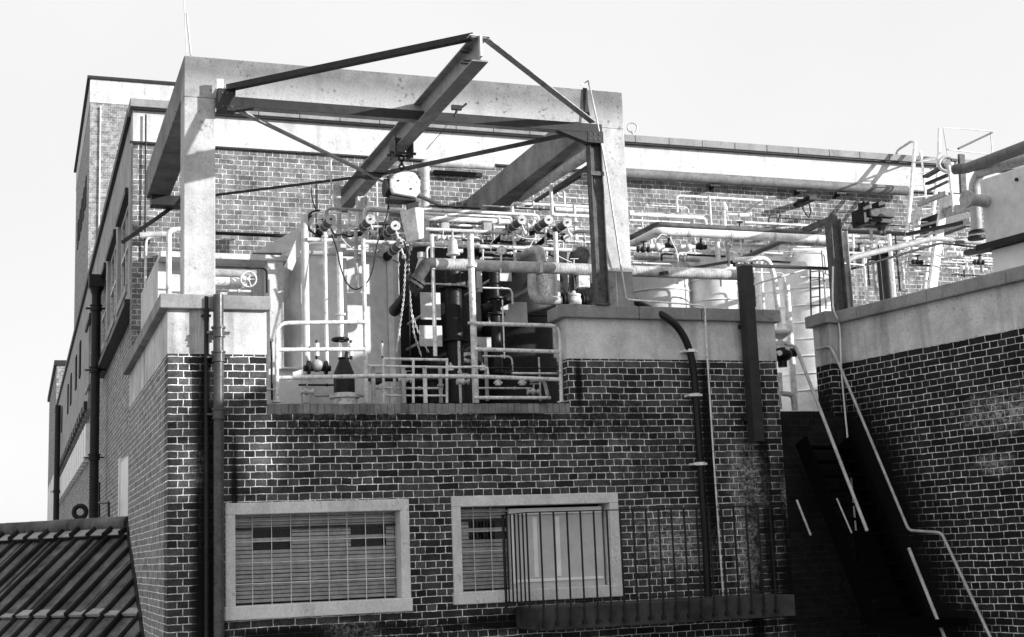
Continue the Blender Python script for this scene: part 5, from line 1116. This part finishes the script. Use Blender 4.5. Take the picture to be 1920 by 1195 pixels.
for i, (px, py, Y) in enumerate(((604, 426, 1.9), (664, 448, 1.6), (706, 470, 1.6), (722, 436, 1.7), (830, 446, 1.9), (878, 462, 1.8), (912, 458, 1.8), (950, 446, 1.9), (990, 446, 1.8), (1045, 446, 1.7), (1090, 470, 1.5), (868, 716, 1.0), (958, 700, 1.0), (1000, 735, .9), (760, 712, .7), (708, 716, .7), (575, 735, 1.0), (1075, 500, 1.2))):
    q = P(px, py, Y); mb = MB().sphere(q, .038, 10, 6).cyl(q-Vector((.07,0,0)), q+Vector((.07,0,0)), .02, 8).cyl(q-Vector((.075,0,0)), q-Vector((.06,0,0)), .036, 10).cyl(q+Vector((.06,0,0)), q+Vector((.075,0,0)), .036, 10).cyl(q, q+Vector((0,-.03,.09)), .010, 6).beam(q+Vector((-.05,-.03,.09)), q+Vector((.06,-.03,.095)), .014, .008)
    tag(mb.build('lever_valve', M['worn' if i % 3 else 'steel']), ('small pale lever valve' if i % 3 else 'small dark lever valve')+TX, 'valve', 'small lever valves between the concrete columns')
# far trees
tf = MB()
for i in range(1500):
    x = -60+random.random()*58; yb = 170+random.random()*30; h_ = 11+3.2*math.sin(x*.35)+1.5*math.sin(x*1.3)+random.random()*2.0
    z = random.random()**.6*h_; s_ = .5+random.random()*.7
    n_ = Vector((random.uniform(-1,1), random.uniform(-1,1), random.uniform(-1,1))).normalized(); u_ = n_.orthogonal().normalized()*s_; v_ = n_.cross(u_)
    c_ = Vector((x, yb, z)); tf.add([c_-u_-v_*.6, c_+u_-v_*.5, c_+u_*.6+v_, c_-u_*.7+v_*.8], [(0,1,2,3)])
tag(tf.build('far_trees', M['tree']), 'pale distant tree line just above the tiled roof ridge', 'tree line', kind='stuff')
# ================================================================ light and world
AZ, EL = radians(52), radians(13.5)
sdir = Vector((cos(EL)*sin(AZ), -cos(EL)*cos(AZ), sin(EL)))
sl_ = bpy.data.lights.new('sun', 'SUN'); sl_.energy = 4.3; sl_.angle = radians(.5); sl_.color = (1, 1, 1)
so = bpy.data.objects.new('sun', sl_); COL.objects.link(so); so.rotation_euler = sdir.to_track_quat('Z', 'Y').to_euler()
wd = bpy.data.worlds.new('World'); scn.world = wd; wd.use_nodes = True; nt = wd.node_tree; nt.nodes.clear()
sk = nt.nodes.new('ShaderNodeTexSky'); sk.sky_type = 'NISHITA'; sk.sun_disc = False; sk.sun_elevation = EL; sk.sun_rotation = pi-AZ
sk.air_density = 1; sk.dust_density = 2
bw = nt.nodes.new('ShaderNodeRGBToBW'); nt.links.new(sk.outputs[0], bw.inputs[0])
mx = nt.nodes.new('ShaderNodeMix'); mx.data_type = 'FLOAT'; mx.inputs[0].default_value = .85; nt.links.new(bw.outputs[0], mx.inputs[2]); mx.inputs[3].default_value = SKYV
nz_ = nt.nodes.new('ShaderNodeTexNoise'); nz_.inputs['Scale'].default_value = 2.5; nz_.inputs['Detail'].default_value = 6; tc_ = nt.nodes.new('ShaderNodeTexCoord'); nt.links.new(tc_.outputs['Generated'], nz_.inputs['Vector'])
mr_ = nt.nodes.new('ShaderNodeMapRange'); mr_.inputs['From Min'].default_value = .3; mr_.inputs['From Max'].default_value = .7; mr_.inputs['To Min'].default_value = .95; mr_.inputs['To Max'].default_value = 1.05; nt.links.new(nz_.outputs['Fac'], mr_.inputs['Value'])
ml_ = nt.nodes.new('ShaderNodeMath'); ml_.operation = 'MULTIPLY'; nt.links.new(mx.outputs[0], ml_.inputs[0]); nt.links.new(mr_.outputs[0], ml_.inputs[1])
bgd = nt.nodes.new('ShaderNodeBackground'); nt.links.new(ml_.outputs[0], bgd.inputs[0]); bgd.inputs[1].default_value = .12
wo = nt.nodes.new('ShaderNodeOutputWorld'); nt.links.new(bgd.outputs[0], wo.inputs[0])
scn.view_settings.view_transform = 'Standard'; scn.view_settings.look = 'None'; scn.view_settings.gamma = 1; scn.view_settings.exposure = EXPO
scn.render.engine = 'CYCLES'; scn.cycles.max_bounces = 6; scn.cycles.transparent_max_bounces = 12
scn.render.resolution_x = 1024; scn.render.resolution_y = 637
# ---- give every small repeated fitting its own description from the landmark it stands nearest to
LMK = ((757, 350, 'chain hoist'), (781, 422, 'chain bucket'), (850, 465, 'cone shaped relief valve'), (940, 470, 'round pressure gauge'), (1076, 555, 'control valve'), (1105, 510, 'round topped vessel'), (466, 524, 'white spoked handwheel'), (638, 637, 'dark handwheel'),
    (645, 715, 'dark domed cylinder'), (620, 412, 'leftmost actuator'), (694, 412, 'second actuator'), (1063, 418, 'rightmost actuator'), (978, 413, 'fifth actuator'), (887, 600, 'thick worn post'), (1045, 650, 'right railing corner'), (777, 710, 'small stand'), (1358, 394, 'pointed cap'), (1300, 368, 'white hoop pipe'),
    (1652, 400, 'dark motor unit'), (1573, 490, 'dark corner post'), (1398, 540, 'rusty channel post'), (1505, 600, 'white banded tank'), (1712, 520, 'tall ladder foot'), (1880, 400, 'box tank'), (1344, 540, 'bright white tank'), (1236, 545, 'pale grey tank'),
    (1795, 400, 'access platform'), (1505, 378, 'looped cable fitting'), (1660, 520, 'thick dark stand pipe'), (1235, 436, 'white lagged elbow'), (790, 510, 'flanged valve'), (998, 540, 'lagged branch'))
def proj(p):
    d = Vector(p)-EYE; w_ = (d.x, -d.z, d.y); v = [sum(RM[i][j]*w_[j] for j in range(3)) for i in range(3)]
    return 960+F*v[0]/v[2], 597.5+F*v[1]/v[2]
GRP = ('thin pipes in the tangle on the terrace', 'thin upright pipes in the tangle on the terrace', 'small hand valves on the terrace pipework', 'thin pipes between the concrete columns', 'thin uprights between the concrete columns', 'small lever valves between the concrete columns')
bins = {}
for o in list(bpy.data.objects):
    if o.get('group') in GRP and o.type == 'MESH':
        c = sum((v.co for v in o.data.vertices), Vector((0,0,0)))/len(o.data.vertices)+o.location
        x, y = proj(c); L_ = min(LMK, key=lambda l: (l[0]-x)**2+(l[1]-y)**2)
        dx, dy = x-L_[0], y-L_[1]
        rel = ('right of' if dx > 0 else 'left of') if abs(dx) > abs(dy) else ('below' if dy > 0 else 'above')
        desc = o['label'].split(' among')[0].split(' in the tangle')[0].split(' with round')[0]
        bins.setdefault((desc, rel, L_[2]), []).append((x if 'upright' in desc else y, o))
NUM = ('', '', 'two', 'three', 'four', 'five', 'six', 'seven', 'eight')
for (desc, rel, lm), ls in bins.items():
    ls.sort(key=lambda t: t[0]); k = len(ls); up = 'upright' in desc
    for i, (_, o) in enumerate(ls):
        if k == 1: o['label'] = desc+' just '+rel+' the '+lm; continue
        e0, e1 = ('leftmost', 'rightmost') if up else ('uppermost', 'lowest')
        w_ = e0 if i == 0 else (e1 if i == k-1 else ('second', 'third', 'fourth', 'fifth', 'sixth')[i-1])
        o['label'] = w_+' of the '+NUM[min(k, 8)]+' '+desc+'s just '+rel+' the '+lm
for o in bpy.data.objects:
    if '_o' in o: del o['_o']
